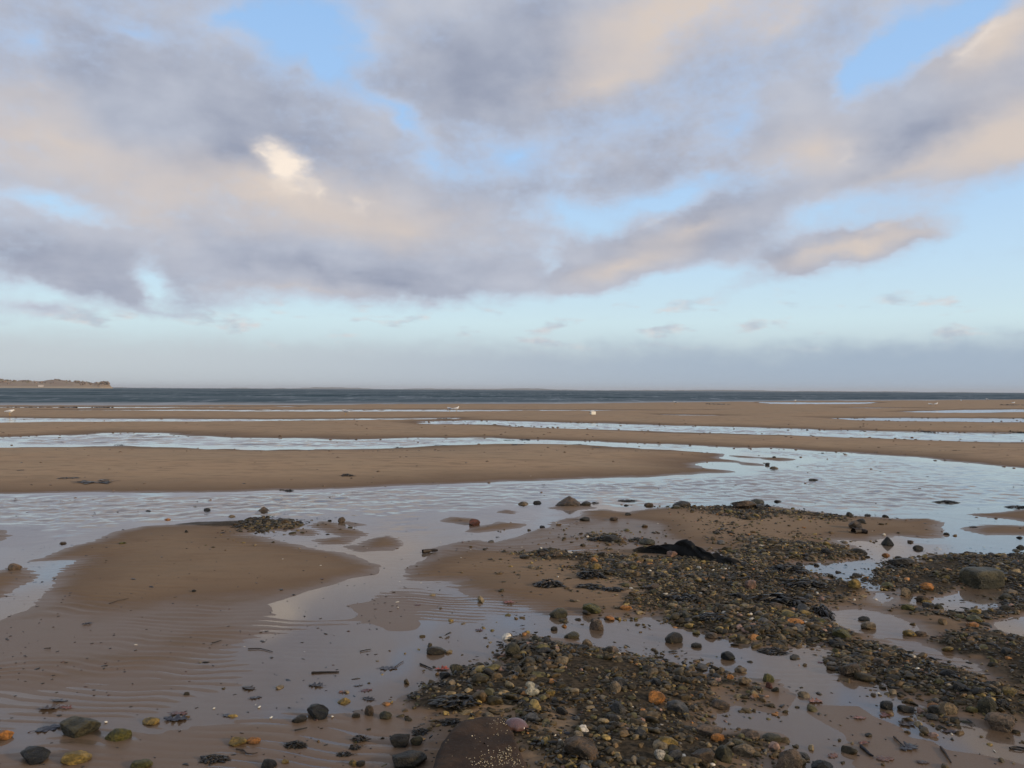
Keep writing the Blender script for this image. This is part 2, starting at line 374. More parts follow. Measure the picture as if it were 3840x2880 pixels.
GRAVEL = [   # (outline, density, largest radius)
    ([(1960, 2085), (2100, 2074), (2300, 2072), (2450, 2095), (2600, 2080), (2720, 2090), (2740, 2055), (2850, 2030), (3020, 2032), (3120, 2045), (3240, 2078), (3170, 2108), (2990, 2112), (2990, 2135), (3060, 2155),
      (3150, 2180), (3260, 2215), (3200, 2250), (3060, 2240), (3080, 2330), (3160, 2350), (3260, 2370), (3340, 2405), (3470, 2450), (3600, 2510), (3720, 2580), (3860, 2640), (4300, 2700), (4300, 2770), (3816, 2752), (3706, 2744), (3607, 2718), (3478, 2695), (3456, 2649),
      (3342, 2611), (3304, 2566), (3235, 2532), (3160, 2516), (3133, 2456), (3038, 2418), (2933, 2450), (2824, 2425), (2736, 2395), (2623, 2362), (2480, 2330), (2400, 2320), (2300, 2322), (2290, 2270), (2330, 2230),
      (2270, 2190), (2180, 2190), (2180, 2130), (2090, 2120), (1990, 2112)], 1.0),
    ([(2570, 1905), (2680, 1897), (2900, 1912), (3050, 1930), (3170, 1936), (3160, 1955), (3020, 1956), (2900, 1950), (2760, 1948), (2620, 1925)], 1.0),
    ([(1940, 2380), (2060, 2378), (2130, 2395), (2270, 2440), (2440, 2472), (2500, 2518), (2625, 2518), (2665, 2490), (2810, 2530), (2940, 2540), (3005, 2610), (2915, 2672), (2763, 2648), (2672, 2662), (2662, 2709),
      (2709, 2735), (2910, 2765), (2925, 2880), (2960, 3150), (1960, 3150), (1975, 2880), (1915, 2700), (1800, 2680), (1640, 2690), (1560, 2640), (1620, 2570), (1700, 2510), (1870, 2505), (1900, 2420)], 1.0),
    ([(3270, 2135), (3345, 2103), (3435, 2107), (3505, 2084), (3599, 2079), (3740, 2084), (4400, 2084), (4400, 2330), (3960, 2300), (3800, 2308), (3690, 2330), (3560, 2300), (3440, 2262), (3330, 2215), (3290, 2180)], 0.9),
    ([(3440, 2420), (3560, 2390), (3700, 2380), (3860, 2410), (4300, 2440), (4300, 2640), (3860, 2600), (3740, 2540), (3640, 2480), (3520, 2450)], 0.85),
    ([(640, 1972), (760, 1945), (900, 1950), (1000, 1938), (1080, 1950), (1110, 1970), (1000, 1990), (860, 1990), (740, 1985)], 1.0),
    ([(2700, 1965), (2790, 1985), (2900, 2005), (3060, 2010), (3140, 2030), (3050, 2040), (2850, 2030), (2720, 2005)], 0.3),
    ([(2230, 2015), (2330, 2005), (2390, 2030), (2320, 2036), (2240, 2032)], 0.6),
]
P_WATER = [Poly(p) for p in WATERS]
P_SEA = Poly(SEA, world=True)
P_ISLE = [Poly(p) for p in ISLES]
P_ZONE = [(Poly(p), lv, w, r) for p, lv, w, r in ZONES]
P_GRAV = [(Poly(p), d) for p, d in GRAVEL]

def gravel_field(x, y):
    g = np.zeros(x.shape)
    for P, d in P_GRAV:
        s = P.sd(x, y)
        w = 0.10 + 0.008 * y
        s = s + fbm2(x * 3.0, y * 3.0, 3, 77) * 0.34 - 0.02
        g = np.maximum(g, d * sstep(s, -0.25 * w, 1.6 * w))
    for P in P_WATER[-5:]:
        g = g * sstep(P.sd(x, y), 0.06, -0.14)
    return g

def height(x, y, want=False):
    """height of the sand over the still water level, in metres"""
    x = np.asarray(x, float); y = np.asarray(y, float)
    w = np.full(x.shape, -1e9)
    for P in P_WATER:
        w = np.maximum(w, P.sd(x, y))
    for P in P_ISLE:
        w = np.minimum(w, -P.sd(x, y))
    sea = P_SEA.sd(x, y)
    w = np.maximum(w, sea)
    near = sstep(y, 16.0, 5.0)
    # uneven shorelines
    w = w + fbm2(x * 1.6, y * 1.6, 4, 3) * (0.05 + 0.05 * np.minimum(y, 30) / 8) * np.where(y < 60, 1, 0.5)
    up = 0.035 * np.clip(w, None, 0)
    h = np.where(w < 0, 0.16 * (1 - np.exp(w * 0.30)), -0.22 * (1 - np.exp(-w * 0.16)))
    hn = np.where(w < 0, 0.036 * (1 - np.exp(w * 2.3)), -0.060 * (1 - np.exp(-w * 1.5)))
    hn = np.maximum(hn, np.interp(y, [5.6, 7.5, 9.5], [-0.0022, -0.008, -0.06]))
    kf = sstep(y, 10.0, 16.0)
    h = hn * (1 - kf) + h * kf
    h = np.where(sea > 0, np.minimum(h, -0.02 - 0.03 * sea), h)
    rip = np.ones(x.shape)
    for P, lv, wd, r in P_ZONE:
        k = sstep(P.sd(x, y), -wd, wd)
        h = h * (1 - k) + lv * k
        rip = rip * (1 - k) + r * k
    # gentle unevenness
    h = h + fbm2(x * 0.9, y * 0.9, 4, 21) * np.interp(y, [3, 8, 20, 60], [0.0020, 0.0038, 0.018, 0.03]) * np.where(h < -0.03, 0.4, 1)
    h = h + fbm2(x * 0.16, y * 0.22, 3, 31) * np.interp(y, [3, 12, 40], [0.0, 0.02, 0.07]) * np.clip(np.abs(h) / 0.05, 0, 1)
    g = gravel_field(x, y) if want or np.any(y < 16) else np.zeros(x.shape)
    # wave ripples left by the tide: crests wander, join and fade
    wl = np.interp(y, [3, 5, 8, 12], [0.075, 0.088, 0.12, 0.16])
    wx = fbm2(x * 0.8, y * 0.8, 3, 41)
    wy = fbm2(x * 2.2, y * 2.2, 2, 47)
    ph = (y + 0.10 * x + 0.34 * wx + 0.075 * wy) / 0.088
    ph2 = (y - 0.06 * x + 0.42 * wx + 0.08 * wy) / 0.125
    prof = lambda p: (1 - np.abs(2 * (p - np.floor(p)) - 1) ** 1.4) - 0.42
    patch = sstep(fbm2(x * 0.55 + 5, y * 0.8, 3, 53), -0.30, 0.25)
    amp = 0.0050 * patch * (0.25 + 1.2 * sstep(fbm2(x * 2.6, y * 4.0, 3, 59), -0.4, 0.4))
    mixr = sstep(y, 5.2, 7.5)
    r_ = (prof(ph) * (1 - mixr) + 1.35 * prof(ph2) * mixr) * amp
    r_ = r_ * sstep(y, 17.0, 9.0) * (1 - 0.75 * np.clip(g, 0, 1)) * rip
    r_ = r_ * np.where(h > 0.025, 0.55, 1.0)
    h = h + r_
    # stone banks stand a little proud of the sand
    h = h + g * (0.022 + 0.03 * fbm2(x * 1.3, y * 1.3, 3, 63)) * near + g * np.maximum(0.0, 0.006 - h) * 0.6
    return (h, g) if want else h

def height_at(x, y):
    return float(height(np.array([x]), np.array([y]))[0])

# ------------------------------------------------------------------ mesh helpers
def mesh_np(name, V, Fq, mat, smooth=True):
    V = np.asarray(V, np.float32); Fq = np.asarray(Fq, np.int32)
    me = bpy.data.meshes.new(name)
    k = Fq.shape[1]
    me.vertices.add(len(V)); me.loops.add(Fq.size); me.polygons.add(len(Fq))
    me.vertices.foreach_set('co', V.ravel())
    me.loops.foreach_set('vertex_index', Fq.ravel())
    me.polygons.foreach_set('loop_start', np.arange(0, Fq.size, k, dtype=np.int32))
    me.polygons.foreach_set('use_smooth', np.full(len(Fq), smooth))
    me.update(calc_edges=True)
    me.validate()
    if mat:
        me.materials.append(mat)
    return me

def grid_faces(nr, nc):
    i = np.arange(nr * nc).reshape(nr, nc)
    return np.stack([i[:-1, :-1], i[:-1, 1:], i[1:, 1:], i[1:, :-1]], -1).reshape(-1, 4)

def put(name, me, loc=(0, 0, 0), rot=(0, 0, 0), scale=(1, 1, 1), label=None, cat=None, group=None, kind=None, parent=None, color=None):
    o = bpy.data.objects.new(name, me)
    COL.objects.link(o)
    o.location = loc; o.rotation_euler = rot; o.scale = scale
    if label: o['label'] = label
    if cat: o['category'] = cat
    if group: o['group'] = group
    if kind: o['kind'] = kind
    if parent: o.parent = parent
    if color: o.color = (*color, 1.0)
    return o

def attr_f(me, name, vals):
    a = me.attributes.new(name, 'FLOAT', 'POINT')
    a.data.foreach_set('value', np.asarray(vals, np.float32).ravel())

def attr_c(me, name, vals):
    a = me.attributes.new(name, 'FLOAT_COLOR', 'POINT')
    a.data.foreach_set('color', np.asarray(vals, np.float32).ravel())

def material(name):
    m = bpy.data.materials.new(name)
    m.use_nodes = True
    m.node_tree.nodes.clear()
    return m, NT(m.node_tree)

def finish(N, shader, vol=None):
    o = N.node('ShaderNodeOutputMaterial')
    if shader is not None:
        N.l.new(shader, o.inputs['Surface'])
    if vol is not None:
        N.l.new(vol, o.inputs['Volume'])

# ------------------------------------------------------------------ sand
m_sand, N = material("wet_sand")
geo = N.node('ShaderNodeNewGeometry')
pos = geo.outputs['Position']
pz = N.node('ShaderNodeSeparateXYZ', {0: pos})
big = N.noise(pos, 0.35, 4, 0.55)
mid = N.noise(N.vmath('MULTIPLY', pos, (1, 2.2, 1)), 2.2, 5, 0.6)
grain = N.noise(pos, 160.0, 3, 0.7)
dry = N.smooth(N.math('ADD', pz.outputs[2], N.math('MULTIPLY', N.math('SUBTRACT', mid, 0.5), 0.05)), -0.006, 0.075)
c = N.mix(dry, (0.152, 0.098, 0.060), (0.375, 0.252, 0.150))
c = N.mix(N.smooth(big, 0.3, 0.7), c, N.mix(dry, (0.160, 0.103, 0.062), (0.355, 0.250, 0.152)))
c = N.mix(N.math('MULTIPLY', N.smooth(mid, 0.44, 0.72), 0.42), c, (0.135, 0.098, 0.066))
stk = N.noise(N.vmath('MULTIPLY', pos, (0.5, 1.6, 1)), 0.9, 5, 0.65)
c = N.mix(N.math('MULTIPLY', N.smooth(stk, 0.48, 0.70), 0.28), c, (0.16, 0.112, 0.072))
spk = N.noise(pos, 55.0, 2, 0.5)
c = N.mix(N.math('MULTIPLY', N.smooth(spk, 0.66, 0.74), 0.55), c, (0.06, 0.048, 0.04))
ga = N.node('ShaderNodeAttribute', attribute_name='gravel')
mud = N.mix(N.smooth(N.noise(pos, 40.0, 3, 0.6), 0.35, 0.65), (0.031, 0.024, 0.015), (0.082, 0.060, 0.037))
c = N.mix(N.smooth(N.math('ADD', ga.outputs['Fac'], N.math('MULTIPLY', N.math('SUBTRACT', N.noise(pos, 9.0, 4, 0.6), 0.5), 0.9)), 0.15, 0.75), c, mud)
c = N.mix(N.math('MULTIPLY', N.math('SUBTRACT', grain, 0.25), 0.5), c, N.vmath('MULTIPLY', c, (0.45, 0.45, 0.45)))
wet = N.smooth(N.math('ADD', pz.outputs[2], N.math('MULTIPLY', N.math('SUBTRACT', mid, 0.5), 0.02)), 0.001, 0.016, 1.0, 0.0)
rough = N.math('MULTIPLY_ADD', wet, -0.34, 0.72)
bmp = N.node('ShaderNodeBump', {'Strength': 0.35, 'Distance': 0.002, 'Height': N.math('ADD', grain, N.noise(pos, 45.0, 4, 0.6))})
bs = N.node('ShaderNodeBsdfPrincipled', {'Base Color': c, 'Roughness': rough, 'Specular IOR Level': N.math('MULTIPLY_ADD', wet, 0.16, 0.03), 'Normal': bmp.outputs[0]})
finish(N, bs.outputs[0])

ys = np.concatenate([np.arange(3240.0, 1700.0, -2.0), np.arange(1700.0, 1530.0, -1.1), np.arange(1530.0, 1478.5, -0.9)])
depth = CAM_H * FPX / (ys - 1462.0)
s_ = np.concatenate([np.linspace(-1.5, -0.74, 30)[:-1], np.linspace(-0.74, 0.74, 600), np.linspace(0.74, 1.5, 30)[1:]])
X = depth[:, None] * s_[None, :]
Y = np.repeat(depth[:, None], len(s_), 1)
hh, gg = height(X.ravel(), Y.ravel(), want=True)
V = np.stack([X.ravel(), Y.ravel(), hh], 1)
me = mesh_np("sand_flat", V, grid_faces(len(ys), len(s_))[:, ::-1], m_sand)
attr_f(me, 'gravel', gg)
put("sand_flat", me, kind='structure', label="brown rippled tidal sand crossed by shallow runnels")

# ------------------------------------------------------------------ shallow water lying on the sand
m_water, N = material("shallow_water")
# the sheet is thin: light leaving through it meets the same surface as light coming in
bk = N.node('ShaderNodeNewGeometry').outputs['Backfacing']
fr = N.node('ShaderNodeFresnel', {'IOR': N.math('MULTIPLY_ADD', bk, 1 / 1.33 - 1.33, 1.33)})
gl = N.node('ShaderNodeBsdfGlossy', {'Color': (1, 1, 1), 'Roughness': 0.05})
tr = N.node('ShaderNodeBsdfTransparent', {'Color': (0.95, 0.95, 0.93)})
ms = N.node('ShaderNodeMixShader', {0: fr.outputs[0], 1: tr.outputs[0], 2: gl.outputs[0]})
finish(N, ms.outputs[0])
slx = np.array([q[0] for q in _sl]); sly = np.array([q[1] for q in _sl])
yrow = [2.2]
while yrow[-1] < 40:
    yrow.append(yrow[-1] + (0.08 if yrow[-1] < 6.5 else (0.032 if yrow[-1] < 9 else 0.0036 * yrow[-1])))
yrow = np.array(yrow)
sa = np.concatenate([np.linspace(-1.5, -0.75, 16)[:-1], np.linspace(-0.75, 0.75, 420), np.linspace(0.75, 1.5, 16)[1:]])
shore = np.interp(sa, slx / sly, sly) - 0.6
far_ = np.linspace(0, 1, 46)[1:] ** 1.5
d2 = np.concatenate([np.repeat(yrow[:, None], len(sa), 1), 40 + (far_[:, None] * (shore[None, :] - yrow[-1])) + (yrow[-1] - 40)])
wx_ = d2 * sa[None, :]
bed = height(wx_.ravel(), d2.ravel()).reshape(d2.shape)
# the wind ruffles the deeper, open runnels and leaves the edges smooth
expo = sstep(d2, 7.5, 10.5) * sstep(-bed, 0.012, 0.045) * (0.35 + 0.65 * sstep(fbm2(wx_ * 0.18, d2 * 0.30, 3, 301), -0.35, 0.2))
lam = np.interp(d2, [8, 14, 30, 60], [0.17, 0.22, 0.35, 0.7])
wv = fbm2(wx_ * 0.9 / 0.15, d2 / 0.15 + wx_ * 0.5, 2, 311) * 0.018 + fbm2(wx_ * 0.8 / 0.24, d2 / 0.24 - wx_ * 0.3, 2, 321) * 0.015
wv = np.where(d2 > 22, fbm2(wx_ * 0.9 / 0.45, d2 / 0.4, 2, 331) * 0.06, wv)
wz = wv * expo
V = np.stack([wx_.ravel(), d2.ravel(), wz.ravel()], 1)
print("water", d2.shape)
put("shallow_water", mesh_np("shallow_water", V, grid_faces(*d2.shape), m_water), kind='structure', label="shallow water standing in the runnels and pools")

# ------------------------------------------------------------------ the open sea: choppy, dark slate
m_sea, N = material("sea_water")
geo = N.node('ShaderNodeNewGeometry')
pos = geo.outputs['Position']
sp = N.node('ShaderNodeSeparateXYZ', {0: pos})
q = N.vmath('MULTIPLY', pos, (0.45, 1.0, 1.0))
n2 = N.noise(q, 0.045, 3, 0.55, 0.3)
tint = N.noise(N.vmath('MULTIPLY', pos, (0.15, 1.0, 1.0)), 0.02, 8, 0.75)
col = N.mix(N.smooth(tint, 0.35, 0.65), (0.022, 0.046, 0.060), (0.034, 0.062, 0.076))
chop = N.noise(N.vmath('MULTIPLY', pos, (0.10, 1.0, 1.0)), 0.012, 9, 0.78)
fro = N.noise(N.vmath('MULTIPLY', pos, (0.35, 1.0, 1.0)), 0.08, 5, 0.7)
cap = N.math('MULTIPLY', N.smooth(fro, 0.66, 0.72), N.smooth(n2, 0.40, 0.60))
shal = N.smooth(N.node('ShaderNodeAttribute', attribute_name='off').outputs['Fac'], 0.0, 24.0, 1.0, 0.0)
col = N.mix(N.math('MULTIPLY', shal, 0.6), col, (0.15, 0.125, 0.105))
col = N.mix(cap, col, (0.55, 0.58, 0.60))
# steep little waves: mostly the dark water behind their faces, a little sky on their backs
df = N.node('ShaderNodeBsdfDiffuse', {'Color': col, 'Roughness': 0.3})
gl = N.node('ShaderNodeBsdfGlossy', {'Color': (1, 1, 1), 'Roughness': 0.35})
fac = N.math('MULTIPLY_ADD', N.smooth(chop, 0.36, 0.64), 0.16, 0.01)
strk = N.noise(N.vmath('MULTIPLY', pos, (1.0, 0.14, 1.0)), 0.30, 5, 0.7)
fac = N.math('ADD', fac, N.math('MULTIPLY', N.smooth(strk, 0.50, 0.72), 0.16))
fac = N.math('ADD', fac, N.math('MULTIPLY', shal, 0.20))
ms = N.node('ShaderNodeMixShader', {0: fac, 1: df.outputs[0], 2: gl.outputs[0]})
finish(N, ms.outputs[0])
sa = np.linspace(-1.5, 1.5, 401)
shore = np.interp(sa, slx / sly, sly) - 0.6
off = np.concatenate([np.linspace(0, 1, 90) ** 1.6 * 160, 160 * (24000 / 160) ** (np.linspace(0, 1, 70)[1:])])
d2 = shore[None, :] + off[:, None]
xx = d2 * sa[None, :]
hw = (fbm2(xx * 0.10, d2 * 0.28, 4, 91) * 0.26 + vnoise(xx * 0.05, d2 * 0.13, 95) * 0.22) * sstep(np.repeat(off[:, None], len(sa), 1), 0.5, 30) * sstep(np.repeat(off[:, None], len(sa), 1), 2500, 400)
V = np.stack([xx.ravel(), d2.ravel(), hw.ravel()], 1)
me = mesh_np("sea", V, grid_faces(len(off), len(sa)), m_sea)
attr_f(me, 'off', np.repeat(off[:, None], len(sa), 1))
put("sea", me, kind='structure', label="dark choppy slate sea along the horizon")

# ------------------------------------------------------------------ stone shapes
def ico(level):
    t = (1 + 5 ** 0.5) / 2
    v = np.array([(-1, t, 0), (1, t, 0), (-1, -t, 0), (1, -t, 0), (0, -1, t), (0, 1, t), (0, -1, -t), (0, 1, -t), (t, 0, -1), (t, 0, 1), (-t, 0, -1), (-t, 0, 1)], float)
    v /= np.linalg.norm(v[0])
    f = [(0, 11, 5), (0, 5, 1), (0, 1, 7), (0, 7, 10), (0, 10, 11), (1, 5, 9), (5, 11, 4), (11, 10, 2), (10, 7, 6), (7, 1, 8), (3, 9, 4), (3, 4, 2), (3, 2, 6), (3, 6, 8), (3, 8, 9), (4, 9, 5), (2, 4, 11), (6, 2, 10), (8, 6, 7), (9, 8, 1)]
    v = [tuple(q) for q in v]
    for _ in range(level):
        cache = {}; nf = []
        def midp(a, b):
            k = (min(a, b), max(a, b))
            if k not in cache:
                q = np.array(v[a]) + np.array(v[b]); q /= np.linalg.norm(q)
                v.append(tuple(q)); cache[k] = len(v) - 1
            return cache[k]
        for a, b, c_ in f:
            ab, bc, ca = midp(a, b), midp(b, c_), midp(c_, a)
            nf += [(a, ab, ca), (b, bc, ab), (c_, ca, bc), (ab, bc, ca)]
        f = nf
    return np.array(v), np.array(f)

def noise3(P, freq, seed):
    x, y, z = (P * freq).T
    return (vnoise(x + 3.1 * seed, y, seed) + vnoise(y + 1.7 * seed, z, seed + 5) + vnoise(z, x - 2.3 * seed, seed + 9)) / 1.5

def stone_verts(level, seed, angular=0.5, rough=0.12):
    """a broken or rounded stone: a sphere cut by random planes, then worn"""
    r = np.random.default_rng(seed)
    v, f = ico(level)
    P = v.copy()
    for _ in range(int(5 + 9 * angular)):
        n = r.normal(size=3); n /= np.linalg.norm(n)
        d = r.uniform(0.50, 0.86)
        k = P @ n
        P = P - np.clip(k - d, 0, None)[:, None] * n[None, :] * (0.55 + 0.45 * angular)
    P = P * (1 + rough * noise3(v, 1.5, seed % 97)[:, None] + 0.5 * rough * noise3(v, 3.7, seed % 89)[:, None])
    if level >= 3:
        P = P * (1 + 0.22 * rough * noise3(v, 9.0, seed % 83)[:, None])
    P -= (P.max(0) + P.min(0)) / 2
    P /= (P.max(0) - P.min(0))[None, :]            # unit box
    return P, f

# ------------------------------------------------------------------ materials of the small things
m_stone, N = material("wet_stone")
oi = N.node('ShaderNodeObjectInfo')
tco = N.node('ShaderNodeTexCoord')
ob = N.vmath('ADD', tco.outputs['Object'], N.comb(N.math('MULTIPLY', oi.outputs['Random'], 40.0), 3.0, 1.0))
base = oi.outputs['Color']
na = N.noise(ob, 2.6, 5, 0.62)
nb = N.noise(ob, 9.0, 4, 0.65)
c = N.mix(N.smooth(na, 0.42, 0.62), N.vmath('MULTIPLY', base, (0.50, 0.52, 0.52)), N.vmath('MULTIPLY', base, (1.22, 1.15, 1.05)))
c = N.mix(N.math('MULTIPLY', N.smooth(nb, 0.52, 0.68), 0.75), c, (0.020, 0.018, 0.012))
c = N.mix(N.math('MULTIPLY', N.smooth(N.noise(ob, 26.0, 2, 0.5), 0.66, 0.74), 0.5), c, N.vmath('MULTIPLY_ADD', base, (1.4, 1.35, 1.2)))
c = N.mix(N.math('MULTIPLY', N.smooth(N.noise(ob, 1.8, 3, 0.6), 0.55, 0.70), 0.45), c, (0.055, 0.052, 0.018))
bmp = N.node('ShaderNodeBump', {'Strength': 0.7, 'Distance': 0.05, 'Height': N.math('ADD', nb, N.math('MULTIPLY', N.noise(ob, 24.0, 4, 0.65), 0.5))})
bs = N.node('ShaderNodeBsdfPrincipled', {'Base Color': c, 'Roughness': N.math('MULTIPLY_ADD', na, 0.35, 0.28), 'Specular IOR Level': 0.32, 'Normal': bmp.outputs[0]})
finish(N, bs.outputs[0])

def coloured(name, rough=0.45, spec=0.3, bump=0.4, scale=60.0):
    """material whose colour comes from the pieces of one mesh"""
    m, N = material(name)
    a = N.node('ShaderNodeAttribute', attribute_name='tone')
    g = N.node('ShaderNodeNewGeometry')
    n_ = N.noise(g.outputs['Position'], scale, 4, 0.65)
    c = N.mix(N.smooth(n_, 0.38, 0.62), N.vmath('MULTIPLY', a.outputs['Color'], (0.55, 0.56, 0.56)), N.vmath('MULTIPLY', a.outputs['Color'], (1.2, 1.15, 1.08)))
    b = N.node('ShaderNodeBump', {'Strength': bump, 'Distance': 0.004, 'Height': n_})
    s = N.node('ShaderNodeBsdfPrincipled', {'Base Color': c, 'Roughness': rough, 'Specular IOR Level': spec, 'Normal': b.outputs[0]})
    finish(N, s.outputs[0])
    return m
m_gravel = coloured("gravel_stone", 0.52, 0.20)
m_weed = coloured("bladder_wrack", 0.38, 0.35, 0.3, 90.0)
m_leaf = coloured("dead_leaf", 0.35, 0.35, 0.2, 70.0)
m_wood = coloured("wet_wood", 0.55, 0.25, 0.5, 120.0)

def solid(name, col, rough=0.5, spec=0.3, var=0.25, scale=8.0):
    m, N = material(name)
    t = N.node('ShaderNodeTexCoord')
    n_ = N.noise(t.outputs['Object'], scale, 4, 0.6)
    c = N.mix(N.smooth(n_, 0.35, 0.65), tuple(q * (1 - var) for q in col), tuple(min(1, q * (1 + var)) for q in col))
    s = N.node('ShaderNodeBsdfPrincipled', {'Base Color': c, 'Roughness': rough, 'Specular IOR Level': spec})
    finish(N, s.outputs[0])
    return m

# ------------------------------------------------------------------ far shores, wood and house
m_head, N = material("headland_ground")
geo = N.node('ShaderNodeNewGeometry')
pz = N.node('ShaderNodeSeparateXYZ', {0: geo.outputs['Position']})
n_ = N.noise(geo.outputs['Position'], 0.02, 4, 0.6)
c = N.mix(N.smooth(n_, 0.38, 0.62), (0.23, 0.165, 0.115), (0.27, 0.20, 0.135))
c = N.mix(N.smooth(N.math('ADD', pz.outputs[2], N.math('MULTIPLY', n_, 3.0)), 3.0, 6.5, 1.0, 0.0), c, (0.36, 0.27, 0.17))
bs = N.node('ShaderNodeBsdfPrincipled', {'Base Color': c, 'Roughness': 0.9, 'Specular IOR Level': 0.1})
finish(N, bs.outputs[0])
HD = 1900.0
CREST = [(-2600, 1431), (-2000, 1418), (-1500, 1427), (-1000, 1414), (-600, 1424), (-250, 1418), (0, 1421), (33, 1426), (73, 1426.5), (146, 1429), (174, 1425), (212, 1423), (244, 1428), (285, 1430), (320, 1430), (336, 1436), (353, 1436), (380, 1434), (391, 1432), (404, 1433), (412, 1441), (418, 1449), (424, 1454)]
cx = np.array([p[0] for p in CREST], float)
def lift(xp, yp, dist):
    d = ray(xp, yp)
    return CAM_H + dist * d[2] / math.hypot(d[0], d[1])
chh = np.array([lift(x, y, HD) for x, y in CREST])
xs = np.linspace(-2600, 424, 420)
prof = np.array([0.0, 0.10, 0.14, 0.55, 0.9, 1.0, 0.9, 0.5, -0.1])
offs = np.array([-190, -150, -120, -70, -25, 0, 40, 120, 220])
V = []
for x in xs:
    d = ray(x, 1440); a = math.atan2(d[0], d[1])
    hc = np.interp(x, cx, chh)
    for p_, o_ in zip(prof, offs):
        r_ = HD + o_ * max(0.15, min(1, (424 - x) / 150))
        z_ = hc * p_ + (vnoise(np.array([x * 0.05]), np.array([o_ * 0.02]), 5)[0] * 2.0 if 0.2 < p_ else 0)
        V.append((r_ * math.sin(a), r_ * math.cos(a), z_ - 0.6))
put("headland", mesh_np("headland", V, grid_faces(420, 9), m_head), kind='structure', label="low brown headland across the water on the left")

m_wood_far = coloured("bare_woodland", 0.95, 0.05, 0.0, 0.3)
def lumps(name, mat, P, R, T, level=1, seeds=10, angular=0.4, flat=None, smooth=True, rough=0.15, yaw_only=False):
    """many pieces joined into one mesh: centres P, sizes R (n x 3), tones T"""
    protos = [stone_verts(level, 300 + s, angular, rough) for s in range(seeds)]
    nV = len(protos[0][0]); f = protos[0][1]
    n = len(P)
    ang = RNG.uniform(0, 2 * np.pi, n); tx = np.zeros(n) if yaw_only else RNG.normal(0, 0.35, n)
    ca, sa_, ct, st = np.cos(ang), np.sin(ang), np.cos(tx), np.sin(tx)
    which = RNG.integers(0, seeds, n)
    A = np.stack([p[0] for p in protos])[which] * R[:, None, :]
    y1 = A[..., 1] * ct[:, None] - A[..., 2] * st[:, None]; z1 = A[..., 1] * st[:, None] + A[..., 2] * ct[:, None]
    x2 = A[..., 0] * ca[:, None] - y1 * sa_[:, None]; y2 = A[..., 0] * sa_[:, None] + y1 * ca[:, None]
    Vv = np.stack([x2, y2, z1], -1) + P[:, None, :]
    Fq = (f[None] + (np.arange(n) * nV)[:, None, None]).reshape(-1, 3)
    me = mesh_np(name, Vv.reshape(-1, 3), Fq, mat, smooth)
    tt = np.repeat(np.concatenate([T, np.ones((n, 1))], 1)[:, None, :], nV, 1).reshape(-1, 4)
    attr_c(me, 'tone', tt)
    return me

n = 1500
xw = np.concatenate([RNG.uniform(-2400, 395, n - 130), RNG.uniform(376, 409, 130)])
P = []; R = []; T = []
for i, x in enumerate(xw):
    d = ray(x, 1440); a = math.atan2(d[0], d[1])
    hc = np.interp(x, cx, chh)
    tip = i >= n - 130
    o_ = RNG.uniform(-15, 25) if tip else RNG.uniform(-75, 60)
    k = np.interp(o_, offs, prof)
    s = RNG.uniform(1.8, 3.0)
    if not tip and fbm2(np.array([x * 0.012]), np.array([o_ * 0.01]), 2, 12)[0] < -0.12:
        continue
    P.append(((HD + o_) * math.sin(a), (HD + o_) * math.cos(a), hc * k - 0.6 + s * 0.25)); R.append((s * 1.5, s * 1.5, s * RNG.uniform(1.0, 1.7)))
    b = RNG.uniform(0.75, 1.2)
    T.append((0.22 * b, 0.158 * b, 0.115 * b) if RNG.random() > 0.12 else (0.15 * b, 0.14 * b, 0.08 * b))
put("woodland", lumps("woodland", m_wood_far, np.array(P), np.array(R), np.array(T), 1, 8, 0.2, rough=0.35), kind='stuff', label="bare brown winter woodland covering the far headland")

hx, hy = 154, 1441
d = ray(hx, 1440); a = math.atan2(d[0], d[1]); hr = HD - 105
hroot = put("house", None, (hr * math.sin(a), hr * math.cos(a), 1.0), (0, 0, -a), label="small white house at the foot of the brown headland", cat="house")
def box(x0, x1, y0, y1, z0, z1):
    v = [(x0, y0, z0), (x1, y0, z0), (x1, y1, z0), (x0, y1, z0), (x0, y0, z1), (x1, y0, z1), (x1, y1, z1), (x0, y1, z1)]
    f = [(0, 3, 2, 1), (4, 5, 6, 7), (0, 1, 5, 4), (1, 2, 6, 5), (2, 3, 7, 6), (3, 0, 4, 7)]
    return v, f
v, f = box(-4.6, 4.6, -3, 3, 0, 3.0)
put("wall", mesh_np("wall", v, f, solid("white_render", (0.75, 0.72, 0.66)), False), parent=hroot)
v = [(-4.9, -3.4, 2.95), (4.9, -3.4, 2.95), (4.9, 3.4, 2.95), (-4.9, 3.4, 2.95), (-4.9, 0, 5.2), (4.9, 0, 5.2)]
me = bpy.data.meshes.new("roof"); me.from_pydata(v, [], [(0, 1, 5, 4), (2, 3, 4, 5), (0, 4, 3), (1, 2, 5), (3, 2, 1, 0)]); me.materials.append(solid("roof_tile", (0.42, 0.34, 0.28)))
put("roof", me, parent=hroot)
for wx_ in (-2.8, 0.0, 2.8):
    v, f = box(wx_ - 0.55, wx_ + 0.55, -3.06, -2.98, 0.9, 2.1)
    put("window", mesh_np("window", v, f, solid("dark_glass", (0.05, 0.06, 0.07), 0.15), False), parent=hroot)

